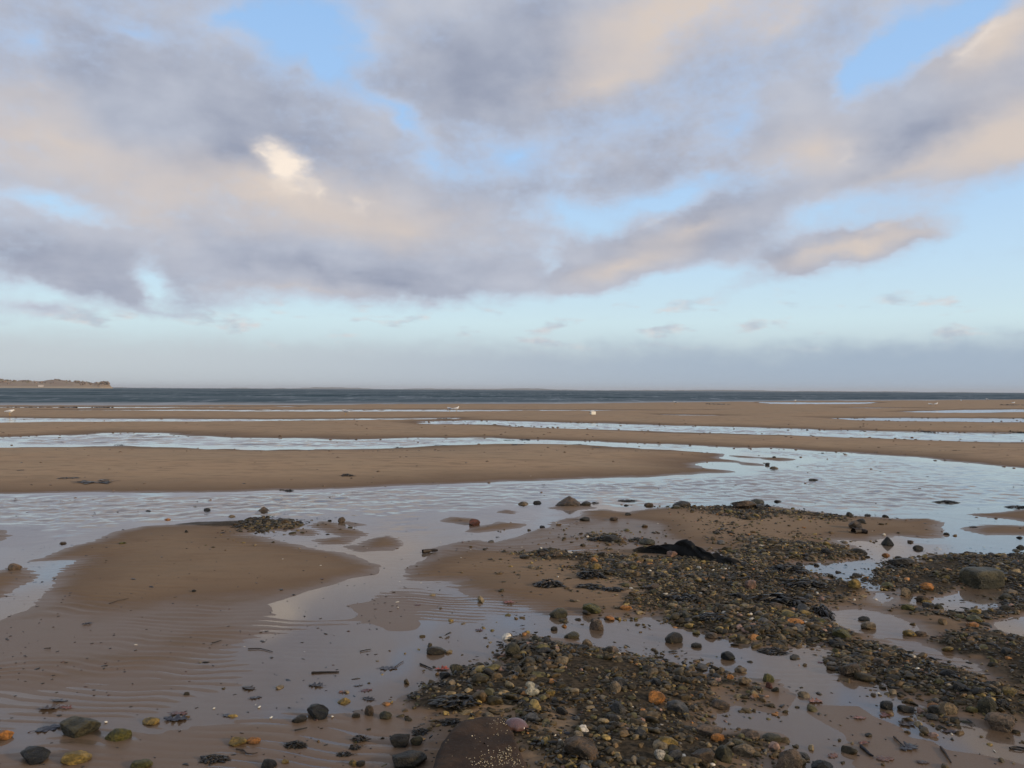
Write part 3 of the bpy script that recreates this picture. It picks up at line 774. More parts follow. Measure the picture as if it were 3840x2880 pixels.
m_coast = solid("far_shore_ground", (0.16, 0.14, 0.11), 0.95, 0.05, 0.25, 0.004)
FD = 8000.0
xs = np.linspace(380, 4600, 420)
V = []
for x in xs:
    d = ray(x, 1440); a = math.atan2(d[0], d[1])
    q = np.array([x])
    px = 4.2 + 7.0 * fbm2(q * 0.004, q * 0 + 2, 4, 71)[0] + 2.0 * vnoise(q * 0.05, q * 0, 73)[0]
    px = max(1.2, px) * np.interp(x, [380, 600, 2400, 3900, 4600], [1.0, 1.0, 0.75, 0.35, 0.2])
    zz = FD * px / FPX
    for p_, o_ in ((0, -260), (0.5, -120), (1.0, 0), (0.8, 150), (0, 400)):
        V.append(((FD + o_) * math.sin(a), (FD + o_) * math.cos(a), zz * p_ - 0.5))
put("far_shore", mesh_np("far_shore", V, grid_faces(420, 5), m_coast), kind='structure', label="faint low shore along the horizon")

# ------------------------------------------------------------------ pebble banks
PAL = np.array([(0.034, 0.030, 0.021), (0.050, 0.041, 0.028), (0.024, 0.022, 0.018), (0.070, 0.052, 0.033), (0.062, 0.060, 0.034), (0.085, 0.079, 0.070),
                (0.15, 0.115, 0.070), (0.21, 0.155, 0.080), (0.26, 0.18, 0.06), (0.30, 0.145, 0.050), (0.24, 0.15, 0.11), (0.50, 0.45, 0.37)])
PW = np.array([22, 20, 16, 14, 9, 5, 8, 5, 2.6, 1.5, 1.6, 0.9]); PW = PW / PW.sum()
P_all = []; 
GX0, GX1, GY0, GY1 = -3.2, 9.0, 2.55, 12.5
cell = 0.0215
gx = np.arange(GX0, GX1, cell); gy = np.arange(GY0, GY1, cell)
QX, QY = np.meshgrid(gx, gy)
QX = (QX + RNG.uniform(-0.5, 0.5, QX.shape) * cell).ravel(); QY = (QY + RNG.uniform(-0.5, 0.5, QY.shape) * cell).ravel()
ok = np.abs(QX) < 0.72 * QY + 0.3
QX, QY = QX[ok], QY[ok]
def gravel_density(x, y):
    g = np.zeros(x.shape)
    for P, d in P_GRAV:
        s = P.sd(x, y)
        s = s + fbm2(x * 3.0, y * 3.0, 3, 77) * 0.34
        w = 0.10 + 0.008 * y
        core = sstep(s, -w, w * 1.2) * d
        stray = 0.085 * np.exp(np.minimum(s, 0) / 0.32) * (s > -1.6)
        g = np.maximum(g, np.maximum(core, stray))
    for P in P_WATER[-5:]:
        g = g * np.maximum(0.06, sstep(P.sd(x, y), 0.06, -0.14))
    g = g * (1 - 0.5 * sstep(x / y, 0.02, -0.06) * sstep(y, 5.6, 5.0))
    return g
gd = gravel_density(QX, QY) * np.clip(0.72 + 1.35 * fbm2(QX * 3.5, QY * 3.5, 3, 83), 0.06, 1.2)
keep = RNG.random(len(QX)) < gd
QX, QY = QX[keep], QY[keep]
n = len(QX)
size = np.clip(RNG.lognormal(math.log(0.0205), 0.48, n), 0.009, 0.060)
# coarser where the bank is stony, finer in between
size *= 0.85 + 0.5 * sstep(fbm2(QX * 2.0, QY * 2.0, 2, 87), -0.2, 0.4)
size = np.where((QY > 8.6) & (QX / QY < -0.15), size * 1.35, size)
asp = np.stack([RNG.uniform(0.95, 1.45, n), RNG.uniform(0.75, 1.05, n), RNG.uniform(0.48, 0.8, n)], 1)
R = size[:, None] * asp
zz = height(QX, QY)
Pz = zz + R[:, 2] * RNG.uniform(-0.15, 0.26, n)
PAL[:5] *= (1.55, 1.34, 0.92)
tone = PAL[RNG.choice(len(PAL), n, p=PW)]
pale = RNG.random(n) < 0.50 * sstep(fbm2(QX * 1.1, QY * 1.1, 3, 99), 0.0, 0.5)
tone[pale] = PAL[RNG.choice([6, 7, 8, 4], pale.sum())]
tone = tone * RNG.uniform(0.75, 1.3, (n, 1))
tone = np.where(((QY > 8.6) & (QX / QY < -0.15))[:, None], tone * 0.55, tone)
Pc = np.stack([QX, QY, Pz], 1)
big_ = size / QY > 0.0050
for nm, sel, lvl in (("gravel", big_, 2), ("gravel", ~big_, 1)):
    me = lumps(nm, m_gravel, Pc[sel], R[sel], tone[sel], lvl, 14, 0.85)
    print("gravel", int(sel.sum()), lvl)
    put(nm, me, kind='stuff', label="wet dark pebbles and shingle heaped in banks on the sand" if lvl == 2 else "fine dark shingle lying between and beyond the larger pebbles")

# scraps of weed and broken shell worked in among the pebbles
n = 5200
sel = RNG.integers(0, len(QX), n)
WX = QX[sel] + RNG.normal(0, 0.05, n); WY = QY[sel] + RNG.normal(0, 0.07, n)
wd = sstep(fbm2(WX * 1.4, WY * 1.4, 3, 101), -0.25, 0.3)
k = RNG.random(n) < wd
WX, WY = WX[k], WY[k]; n = len(WX)
sz = RNG.uniform(0.012, 0.034, n)
P = np.stack([WX, WY, height(WX, WY) + 0.008 + RNG.uniform(0, 0.012, n)], 1)
R = np.stack([sz * RNG.uniform(1.0, 2.4, n), sz * 0.55, sz * 0.30], 1)
T = np.array([(0.016, 0.013, 0.008), (0.024, 0.018, 0.009), (0.030, 0.027, 0.009), (0.012, 0.011, 0.009)])[RNG.integers(0, 4, n)]
put("seaweed_scraps", lumps("seaweed_scraps", m_weed, P, R, T, 1, 8, 0.9, rough=0.5), kind='stuff', label="dark scraps of seaweed caught among the pebbles")

# grit, shell crumbs and small debris strewn over the near sand
n = 2600
yy = 1462 + (3000 - 1462) * RNG.random(n) ** 1.0
xx = RNG.uniform(-150, 3990, n)
G = np.array([ground(a_, b_) for a_, b_ in zip(xx, np.maximum(yy, 1700))])
k = RNG.random(n) < 0.30 + 0.7 * (fbm2(G[:, 0] * 0.9, G[:, 1] * 0.9, 3, 111) > 0.1)
G = G[k]; n = len(G)
sz = RNG.uniform(0.004, 0.010, n) * (0.8 + G[:, 1] * 0.10) * np.where(RNG.random(n) < 0.10, 1.9, 1.0)
P = np.stack([G[:, 0], G[:, 1], np.maximum(height(G[:, 0], G[:, 1]), -0.004) + 0.001], 1)
R = np.stack([sz * RNG.uniform(1, 2.6, n), sz, sz * 0.45], 1)
T = np.array([(0.030, 0.024, 0.018), (0.045, 0.034, 0.025), (0.022, 0.022, 0.026), (0.075, 0.035, 0.022), (0.02, 0.017, 0.012), (0.5, 0.46, 0.38)])[RNG.choice(6, n, p=[.3, .25, .18, .06, .18, .03])]
put("tide_debris", lumps("tide_debris", m_weed, P, R, T, 1, 8, 0.9, rough=0.4), kind='stuff', label="small dark crumbs of weed, leaf and shell strewn over the sand")

# lugworm casts: small heaps of sand along the runnels
pts = []
for P_, cnt in ((P_WATER[2], 150), (P_WATER[0], 70), (P_WATER[1], 20), (P_WATER[5], 40)):
    e = P_.p[(P_.p[:, 1] > 13) & (P_.p[:, 1] < 75) & (np.abs(P_.p[:, 0]) < 0.85 * P_.p[:, 1])]
    for _ in range(cnt):
        i = RNG.integers(0, len(e) - 1); t = RNG.random()
        if np.linalg.norm(e[i] - e[i + 1]) > 16: continue
        pts.append(e[i] * (1 - t) + e[i + 1] * t + RNG.normal(0, 0.25, 2) * (1, 1.6))
for _ in range(260):
    y = RNG.uniform(9, 40); pts.append(np.array([RNG.uniform(-0.75, 0.75) * y, y]))
pts = np.array(pts); n = len(pts)
sz = RNG.uniform(0.03, 0.085, n) * np.interp(pts[:, 1], [9, 14, 30, 60], [0.45, 0.7, 1.1, 1.6])
P = np.stack([pts[:, 0], pts[:, 1], np.maximum(height(pts[:, 0], pts[:, 1]), -0.01)], 1)
R = np.stack([sz * 1.3, sz * 1.3, sz * 0.75], 1)
T = np.array([(0.15, 0.105, 0.072)]) * RNG.uniform(0.8, 1.35, (n, 1))
put("worm_casts", lumps("worm_casts", coloured("cast_sand", 0.6, 0.2, 0.6, 30.0), P, R, T, 1, 8, 0.2, rough=0.3), kind='stuff', label="lugworm casts dotting the edges of the runnels")

# ------------------------------------------------------------------ stones one can pick out, each a thing of its own
C = dict(K=(0.022, 0.021, 0.019), D=(0.045, 0.037, 0.026), B=(0.105, 0.070, 0.042), T=(0.24, 0.175, 0.105), Y=(0.33, 0.22, 0.06), O=(0.46, 0.19, 0.045),
         P=(0.30, 0.175, 0.125), G=(0.085, 0.080, 0.074), M=(0.13, 0.115, 0.028), W=(0.56, 0.50, 0.41), L=(0.085, 0.074, 0.040), R=(0.17, 0.060, 0.038), S=(0.17, 0.118, 0.078))
STONE_ME = []
for s_ in range(16):
    P, f = stone_verts(3, 40 + s_, angular=[0.15, 0.4, 0.65, 0.9][s_ % 4], rough=0.14)
    STONE_ME.append(mesh_np("stone", P, f, m_stone))
BIG_ME = []
for s_ in range(6):
    P, f = stone_verts(4, 140 + s_, angular=[0.35, 0.5, 0.7][s_ % 3], rough=0.17)
    BIG_ME.append(mesh_np("boulder", P, f, m_stone))

PEAK_ME = []
for s_ in range(2):
    P, f = stone_verts(4, 180 + s_, angular=0.6, rough=0.22)
    P = P.copy(); tz = P[:, 2] + 0.5
    P[:, 0] = P[:, 0] * (1.15 - 0.85 * tz) + 0.10 * tz; P[:, 1] *= 1.15 - 0.80 * tz
    P -= (P.max(0) + P.min(0)) / 2; P /= (P.max(0) - P.min(0))
    PEAK_ME.append(mesh_np("stone", P, f, m_stone))

def span(x, y):
    """ground point and metres per photo pixel there"""
    g = ground(x, y)
    return g, math.hypot(g[1], CAM_H) / FPX

def rest(x, yb, w, h, name, color, label, cat, group=None, me=None, sink=0.27, turn=None, deep=0.85, tilt=0.0, level=None):
    g, k = span(x, yb)
    W_ = w * k
    slope = CAM_H / math.hypot(g[1], CAM_H)
    Dp = W_ * deep
    Hh = max(0.35 * W_, (h * k - 0.45 * Dp * slope) / max(0.5, math.sqrt(1 - slope * slope))) * (1 + sink)
    cy = g[1] + Dp * 0.42
    cx_ = g[0] * cy / g[1]
    z = height_at(cx_, cy) if level is None else level
    if z < 0: z = max(z, -0.25 * Hh)
    o = put(name, me, (cx_, cy, z + Hh * (0.5 - sink)), (0, tilt, RNG.uniform(-0.35, 0.35) if turn is None else turn), (W_ * 0.97, Dp * 0.95, Hh), label, cat, group, color=color)
    return o

ST = [
    # (x, foot y, width, height, colour, label[, name])
    (777, 1917, 30, 18, 'K', "black stone standing in the shallow runnel left of the peaked brown stone"),
    (984, 1919, 58, 28, 'B', "peaked brown stone alone in the runnel behind the small pebble patch"),
    (628, 1951, 24, 10, 'O', "pale orange flint at the water's edge left of the small pebble patch"),
    (1281, 1962, 28, 24, 'S', "round sandy tan stone at the runnel edge right of the small pebble patch"),
    (870, 1939, 30, 12, 'T', "flat tan stone just behind the small pebble patch on the left"),
    (556, 1919, 22, 9, 'K', "small flat black stone in the runnel far left of the pebble patch"),
    (699, 2006, 13, 11, 'D', "dark cube-like pebble on the bare sand below the small pebble patch"),
    (458, 2050, 24, 10, 'M', "yellow-green flat stone on the smooth left sandbank"),
    (54, 2142, 50, 28, 'S', "sandy brown lump beside the left edge channel"),
    (236, 2040, 28, 11, 'B', "low brown stone in the wet sheen above the left sandbank"),
    (726, 2228, 17, 10, 'D', "small dark pebble by the wet ripples below the left sandbank"),
    (2131, 1901, 104, 36, 'B', "peaked large brown hump of stone at the near edge of the broad runnel", 'boulder'),
    (2195, 1897, 46, 19, 'D', "dark brown stone close against the right side of the peaked hump"),
    (2014, 1888, 34, 16, 'K', "black weedy stone left of the peaked hump at the runnel edge"),
    (1962, 1893, 40, 19, 'T', "pale orange-tan flint with weed at the runnel edge, farthest left of that row"),
    (2433, 1897, 38, 19, 'B', "rounded brown stone standing in the water between hump and flat-topped stone"),
    (2349, 1897, 19, 8, 'D', "tiny dark stone in the still water right of the peaked hump"),
    (1779, 1970, 44, 26, 'R', "reddish brown square-cornered block half sunk in a sandbar", 'brick'),
    (2193, 1956, 40, 18, 'D', "dark stone with a tan end on the rippled beach below the peaked hump"),
    (2302, 1955, 33, 16, 'B', "brown pitted stone on the rippled beach, right of the tan-ended one"),
    (2034, 1979, 22, 10, 'K', "small black stone on the rippled beach nearest the puddles"),
    (2355, 1938, 24, 12, 'D', "small angular dark stone on the sand under the still water's edge"),
    (2904, 1759, 38, 15, 'T', "flat tan stone beside the sand spit in the far runnel"),
    (2878, 1745, 21, 11, 'K', "small black stone just left of the flat tan one at the spit"),
    (2904, 1719, 15, 8, 'D', "tiny dark stone farther out behind the sand spit"),
    (3050, 1804, 36, 9, 'D', "low dark stone alone in the middle of the broad runnel"),
    (3085, 1701, 14, 6, 'B', "tiny brown stone at the far bank of the broad runnel"),
    (2553, 1906, 70, 26, 'D', "flat-topped dark stone standing at the runnel edge left of the shingle strip"),
    (2533, 1912, 38, 14, 'L', "greenish low stone in front of the flat-topped dark one"),
    (2790, 1916, 92, 30, 'B', "wide brown stone at the back of the shingle strip", 'boulder'),
    (2841, 1886, 54, 18, 'L', "flat olive stone lying in the water behind the shingle strip"),
    (2849, 1916, 32, 17, 'G', "grey stone beside the wide brown one at the shingle strip"),
    (2917, 1883, 30, 8, 'D', "flat dark stone in the runnel right of the shingle strip's tallest stones"),
    (2880, 1920, 18, 9, 'O', "small pale orange pebble on the back of the shingle strip"),
    (3207, 1992, 50, 34, 'B', "brown and orange block standing on the sand at the right end of the shingle strip"),
    (3229, 1972, 34, 20, 'K', "black rounded stone tucked behind the brown and orange block"),
    (3186, 1942, 26, 20, 'D', "small upright dark stone on the right tip of the shingle strip"),
    (3253, 1939, 28, 9, 'K', "flat black stone in the sheet of water right of the shingle strip"),
    (3321, 1942, 26, 12, 'D', "dark stone in the water, second from the shingle strip's right tip"),
    (3327, 2044, 52, 36, 'K', "black pyramid-shaped stone with a yellow foot in the right-hand inlet"),
    (3444, 2061, 38, 25, 'D', "rounded dark stone mirrored in the inlet right of the black pyramid"),
    (3414, 2035, 22, 14, 'B', "small brown stone just behind the rounded one in the inlet"),
    (3824, 2019, 24, 12, 'K', "dark stone at the right picture edge on the far side of the inlet"),
    (3824, 2056, 28, 20, 'D', "upright stone at the right picture edge in the inlet"),
    (3809, 2068, 32, 13, 'L', "flat olive stone at the right edge just behind the stone bank"),
    (3548, 2007, 23, 11, 'D', "dark stone at the tip of the sand patch right of the inlet"),
    (3322, 2086, 30, 18, 'O', "bright orange flint at the near side of the inlet"),
    (3383, 2134, 92, 34, 'D', "long reddish dark stone at the left end of the right-hand stone bank", 'boulder'),
    (3477, 2226, 50, 30, 'O', "large orange flint left of the big mossy boulder"),
    (3395, 2238, 38, 36, 'T', "upright tan stone beside the large orange flint"),
    (3329, 2206, 54, 26, 'M', "domed yellow-olive stone above the upright tan one"),
    (3204, 2224, 48, 38, 'Y', "tall ochre stone standing at the edge of the upper pebble bank"),
    (3214, 2163, 38, 16, 'D', "dark stone in the narrow inlet among the pebble banks"),
    (2997, 2131, 27, 22, 'K', "rounded black stone at the inner end of the inlet"),
    (3223, 2084, 60, 24, 'D', "dark weedy stone at the end of the gravel tongue beside the inlet"),
    (3456, 2258, 40, 28, 'B', "brown stone below the large orange flint"),
    (3477, 2264, 36, 16, 'Y', "bright yellow stone below the large orange flint"),
    (3484, 2286, 48, 24, 'D', "dark stone with weed under the bright yellow one"),
    (3660, 2313, 46, 22, 'Y', "yellow rounded stone in front of the boulder's pool"),
    (3785, 2234, 48, 18, 'T', "pale tan flat stone right of the mossy boulder's pool"),
    (3769, 2252, 48, 26, 'L', "olive stone under the pale tan flat one by the boulder's pool"),
    (3404, 2297, 48, 22, 'M', "yellow-green flat stone in the middle of the right-hand pools"),
    (3242, 2330, 42, 20, 'K', "black oval stone in the pool below the ochre stone"),
    (3254, 2360, 54, 30, 'T', "tan and brown stone just below the black oval one"),
    (3411, 2389, 48, 26, 'Y', "pale ochre stone, left one of a touching pair in the pool"),
    (3453, 2391, 46, 24, 'S', "brownish stone, right one of the touching ochre pair"),
    (3653, 2341, 66, 22, 'M', "mossy green stone in the wet gap below the boulder"),
    (3646, 2360, 48, 18, 'O', "orange-brown stone under the mossy green one"),
    (3018, 2328, 46, 22, 'Y', "clean yellow pebble in the upper pebble bank"),
    (3072, 2354, 46, 22, 'M', "olive-yellow pebble right below the clean yellow one"),
    (3157, 2411, 66, 38, 'M', "big moss-topped yellow stone at the lower edge of the upper bank", 'boulder'),
    (2815, 2238, 46, 36, 'P', "pinkish orange angular stone in the middle of the upper bank"),
    (2910, 2310, 46, 24, 'S', "sandy brown stone left of the black strap of weed"),
    (2983, 2373, 66, 20, 'O', "long orange flint near the upper bank's lower edge"),
    (3096, 2346, 54, 26, 'B', "brown humped stone between the olive-yellow pebble and the pools"),
    (2092, 2318, 68, 38, 'L', "dark green rounded stone at the water's edge left of the upper bank"),
    (2219, 2306, 70, 36, 'M', "domed yellow-green stone on the upper bank's left edge", 'boulder'),
    (2237, 2364, 54, 44, 'S', "brown domed stone mirrored in the water between the two banks"),
    (2115, 2353, 20, 12, 'O', "small bright orange chip in the water between the two banks"),
    (2078, 2365, 26, 18, 'D', "small dark stone left of the bright orange chip"),
    (2286, 2328, 40, 18, 'O', "orange-brown stone sitting right of the yellow-green dome"),
    (2347, 2296, 48, 16, 'O', "flat orange stone right of the yellow-green dome on the bank"),
    (2451, 2235, 56, 28, 'B', "long orange-brown stone in the middle of the upper bank"),
    (2587, 2358, 42, 16, 'Y', "flat golden stone on the sand between the upper bank and the water"),
    (2237, 2157, 40, 30, 'Y', "yellow stone on the upper bank's left shoulder"),
    (2088, 2107, 32, 20, 'S', "tan stone in the cluster at the upper bank's far left tip"),
    (2054, 2111, 28, 18, 'T', "paler stone in the cluster at the upper bank's far left tip"),
    (1966, 2107, 38, 14, 'D', "dark flat stone, outermost at the upper bank's left tip"),
    (2035, 2100, 30, 16, 'B', "brown stone, rear one in the cluster at the upper bank's left tip"),
    (2519, 2110, 40, 28, 'P', "pinkish stone lying against the black cloth"),
    (2668, 2395, 50, 24, 'S', "tan stone in the water below the golden flat one"),
    (2524, 2412, 66, 42, 'D', "dark brown weedy stone with an orange end in the water between the banks"),
    (2144, 2395, 58, 20, 'L', "flat olive stone at the top of the lower bank"),
    (2289, 2036, 70, 18, 'D', "dark stone in the weedy cluster behind the upper bank"),
    (2427, 2046, 64, 20, 'L', "long grey-olive stone at the right end of the weedy cluster"),
    (1923, 2482, 56, 52, 'L', "tall mossy stone at the lower bank's left corner"),
    (2202, 2432, 38, 32, 'T', "stone with a tan top standing in the water at the lower bank's edge"),
    (2165, 2440, 38, 20, 'D', "dark low stone left of the tan-topped one"),
    (2291, 2455, 60, 30, 'S', "orange-topped brown stone at the upper rim of the lower bank"),
    (1634, 2457, 72, 24, 'D', "flat dark weedy stone lying alone in the calm pool"),
    (2178, 2895, 120, 76, 'B', "two-toned black and brown boulder at the bottom edge, right of the slab", 'boulder'),
    (1535, 2895, 124, 66, 'D', "smooth dark boulder at the bottom edge, left of the slab", 'boulder'),
    (2320, 2709, 56, 42, 'G', "smooth grey round stone in the middle of the lower bank"),
    (2065, 2646, 42, 22, 'Y', "yellow-brown stone right of the pale hourglass flint"),
    (1711, 2540, 50, 34, 'L', "moss-covered dark stone at the left rim of the lower bank"),
    (1668, 2552, 40, 26, 'K', "black stone left of the moss-covered one at the lower bank's rim"),
    (1190, 2699, 84, 50, 'K', "round black stone alone on the wet sand at lower left of the banks", 'boulder'),
    (1288, 2641, 50, 22, 'Y', "yellow pointed stone lying in the calm pool beyond the round black stone"),
    (1123, 2713, 54, 19, 'D', "low dark brown stone just left below the round black stone"),
    (1384, 2686, 38, 36, 'B', "upright brown stone right of the round black stone"),
    (1445, 2702, 46, 30, 'L', "olive and black stone, rightmost by the round black stone"),
    (1335, 2694, 30, 18, 'D', "small pitted dark stone between the round black and the upright brown stone"),
    (950, 2795, 50, 23, 'O', "bright orange flint on the rippled sand in the foreground"),
    (893, 2800, 62, 16, 'Y', "flat ochre flint touching the bright orange one"),
    (1500, 2808, 76, 48, 'K', "black rounded stone with small weed tufts left of the slab"),
    (1563, 2802, 44, 34, 'L', "lumpy olive stone right beside the black rounded one near the slab"),
    (1009, 2885, 54, 32, 'K', "black stone cut by the bottom edge left of the picture's middle"),
    (1070, 2866, 26, 14, 'Y', "small yellow leaf-shaped stone at the bottom edge"),
    (1327, 2876, 40, 20, 'Y', "yellow stone of a yellow and dark pair at the bottom edge"),
    (1353, 2878, 30, 20, 'D', "dark stone of the yellow and dark pair at the bottom edge"),
    (295, 2768, 134, 70, 'L', "large barnacled olive stone in the lower left corner pool", 'boulder'),
    (441, 2783, 90, 50, 'M', "flattened olive-yellow stone right of the large barnacled one"),
    (14, 2776, 60, 34, 'O', "bright orange stone at the left picture edge"),
    (286, 2872, 96, 46, 'Y', "yellow stone with black patches at the bottom left"),
    (128, 2870, 110, 40, 'K', "long black weedy stone in the bottom left corner"),
    (530, 2892, 76, 36, 'M', "yellow-green stone cut by the bottom edge at lower left"),
    (564, 2722, 60, 26, 'Y', "small yellow-tipped stone beside a dark sunken leaf"),
    (2611, 2429, 40, 20, 'D', "dark broken stone right of the weedy orange-ended one"),
    (2730, 2478, 52, 34, 'K', "black stone dotted with white barnacles in the water between the banks"),
    (2461, 2662, 66, 48, 'O', "bright orange angular flint on the lower bank"),
    (2542, 2695, 78, 48, 'G', "large smooth dark grey stone on the lower bank"),
    (2777, 2524, 46, 22, 'T', "tan flake leaning on dark stones at the lower bank's top right"),
    (2882, 2562, 42, 32, 'M', "round olive-yellow stone at the right tip of the lower bank"),
    (2738, 2558, 26, 20, 'O', "small orange stone in the lower bank's upper right part"),
    (2884, 2587, 26, 24, 'R', "small red stone at the right tip of the lower bank"),
    (2504, 2850, 72, 42, 'Y', "blunt yellow brick-shaped stone near the bottom of the lower bank"),
    (2475, 2892, 42, 36, 'W', "whitish angular stone at the bottom edge of the lower bank"),
    (2640, 2898, 84, 54, 'B', "large brown rounded stone cut by the bottom edge"),
    (2713, 2876, 62, 58, 'L', "tall mossy brown stone at the lower bank's bottom right"),
    (2958, 2905, 108, 88, 'S', "big brown boulder with a dark foot at the bottom right of the lower bank", 'boulder'),
    (3083, 2900, 80, 44, 'K', "dark mossy stone cut by the bottom edge, right of the big brown boulder"),
    (3010, 2849, 46, 24, 'G', "dark grey stone lying in the shallow film right of the big brown boulder"),
    (2814, 2790, 66, 36, 'S', "brown stone at the lower bank's right rim, left of a matching olive one"),
    (2892, 2790, 66, 30, 'L', "olive stone standing clear of the lower bank's right rim"),
    (2662, 2786, 96, 44, 'S', "long grey-brown stone on the lower bank's right side", 'boulder'),
    (2690, 2806, 54, 32, 'O', "orange-tan stone under the long grey-brown one"),
    (2790, 2848, 80, 44, 'T', "tan and black blotched stone at the lower bank's right foot"),
    (2445, 2726, 54, 32, 'T', "pale brown angular stone below the bright orange flint"),
    (2700, 2662, 70, 22, 'B', "flat slate-like brown slab edge at the lower bank's right notch"),
    (3190, 2542, 80, 56, 'B', "dark brown stone at the near corner of the long diagonal bank", 'boulder'),
    (3304, 2508, 58, 28, 'S', "brown stone a little right of the diagonal bank's near corner"),
    (3325, 2663, 48, 32, 'K', "black mossy stone lying clear of the diagonal bank in the film of water"),
    (3398, 2674, 58, 22, 'D', "low pair-shaped dark stone right of the black mossy one"),
    (3554, 2686, 66, 48, 'T', "round tan stone at the lower edge of the diagonal bank", 'boulder'),
    (3512, 2694, 58, 34, 'D', "dark stone under the round tan one"),
    (3497, 2664, 44, 24, 'O', "orange stone left of the round tan one"),
    (3750, 2748, 100, 66, 'S', "large round brown boulder at the bottom right end of the diagonal bank", 'boulder'),
    (3697, 2690, 76, 54, 'L', "large olive stone behind the large round brown boulder"),
    (3497, 2709, 42, 22, 'G', "small grey stone sitting in water below the dark stone"),
    (3642, 2683, 38, 22, 'M', "small yellow-green stone left of the large olive one"),
]
for i, e in enumerate(ST):
    x, yb, w, h, cc, lab = e[:6]
    nm = e[6] if len(e) > 6 else ('flint' if 'flint' in lab else ('pebble' if 'pebble' in lab.split(' ')[0:4] else 'stone'))
    col = np.array(C[cc]) * RNG.uniform(0.88, 1.12)
    me = BIG_ME[i % len(BIG_ME)] if (nm == 'boulder' or w > 70) else STONE_ME[(i * 7) % len(STONE_ME)]
    if nm == 'flint': me = STONE_ME[[2, 3, 6, 7][i % 4]]
    if nm == 'brick': me = STONE_ME[3]
    if 'peaked' in lab[:14] or 'pyramid' in lab[:16] or 'pointed' in lab[:16]: me = PEAK_ME[i % 2]
    rest(x, yb, w, h, nm, tuple(col), lab, {'boulder': 'boulder', 'flint': 'flint', 'brick': 'brick'}.get(nm, 'stone'), me=me)

# the mossy block of a boulder on the right, with weed on its top
P, f = ico(4)
P = np.sign(P) * np.abs(P) ** 0.45
P = P / np.abs(P).max(0)
P = P * (1 + 0.10 * noise3(P, 1.3, 4)[:, None] + 0.05 * noise3(P, 4.0, 6)[:, None]) * 0.5
P[:, 0] *= 1 + 0.10 * P[:, 2]
rest(3684, 2205, 136, 74, "boulder", (0.075, 0.066, 0.036), "big square mossy boulder standing over its own pool on the right", "boulder", me=mesh_np("boulder", P, f, m_stone), turn=0.2, deep=0.8)

# pale hourglass flint with a dark core
P, f = ico(4)
P = P.copy()
waist = 1 - 0.48 * np.exp(-((P[:, 1] - 0.10) / 0.33) ** 2)
P[:, 0] *= waist * (1 + 0.25 * (P[:, 1] < 0)); P[:, 2] *= 0.6 * (0.6 + 0.4 * waist)
P = P * (1 + 0.10 * noise3(P, 2.4, 8)[:, None]) * 0.5
o = rest(1992, 2662, 44, 52, "flint", (0.50, 0.45, 0.33), "pale hourglass-shaped flint with grey core in the lower bank", "flint", me=mesh_np("flint", P, f, m_stone), turn=0.25, deep=1.3)
g_ = ground(1992, 2645)
o.scale = (0.066, 0.085, 0.042)
o.location = (g_[0], g_[1], height_at(*g_) + 0.030)
o.rotation_euler = (0.55, 0, 0.25)

# larger pebbles of the banks: alike, told apart by nothing but their colour
KINDS = [('D', "dark brown", 40), ('K', "black", 24), ('L', "dull olive", 24), ('T', "pale tan", 20), ('Y', "ochre yellow", 18), ('G', "blue-grey", 10)]
BANKS = [(0, "upper bank below the black cloth"), (2, "lower bank beside the brown slab"), (3, "right-hand bank round the mossy boulder"), (4, "bank at the far right edge")]
big_idx = np.where((QY < 8.5) & (np.abs(QX) < 0.64 * QY) & (QY > 3.35))[0]
sds = np.stack([P_GRAV[b][0].sd(QX[big_idx], QY[big_idx]) for b, _ in BANKS])
in_bank = np.where(sds.max(0) > 0.03, sds.argmax(0), -1)
cand = big_idx[in_bank >= 0]; cbank = in_bank[in_bank >= 0]
wts = 1.0 / QY[cand] ** 1.2
for k_, word, cnt in KINDS:
    protos = {}
    for i in range(cnt):
        q_ = RNG.choice(len(cand), p=wts / wts.sum())
        j, bk = cand[q_], int(cbank[q_])
        x, y = QX[j], QY[j]
        s = RNG.uniform(0.044, 0.078) * (0.85 + 0.03 * y)
        me = STONE_ME[RNG.integers(0, 16)]
        sc = (s * RNG.uniform(0.95, 1.3), s * RNG.uniform(0.75, 1.0), s * RNG.uniform(0.5, 0.72))
        z = height_at(x, y) + sc[2] * RNG.uniform(0.15, 0.34)
        if bk not in protos:
            protos[bk] = o = put("pebble", me, label=word + " pebble among the shingle of the " + BANKS[bk][1], cat="pebble", group=word + " pebbles of the " + BANKS[bk][1])
        else:
            o = protos[bk].copy(); o.data = me; COL.objects.link(o)
        o.location = (x, y, z); o.rotation_euler = (RNG.normal(0, 0.25), RNG.normal(0, 0.25), RNG.uniform(0, 6.28)); o.scale = sc
        o.color = (*(np.array(C[k_]) * RNG.uniform(0.7, 1.2)), 1)

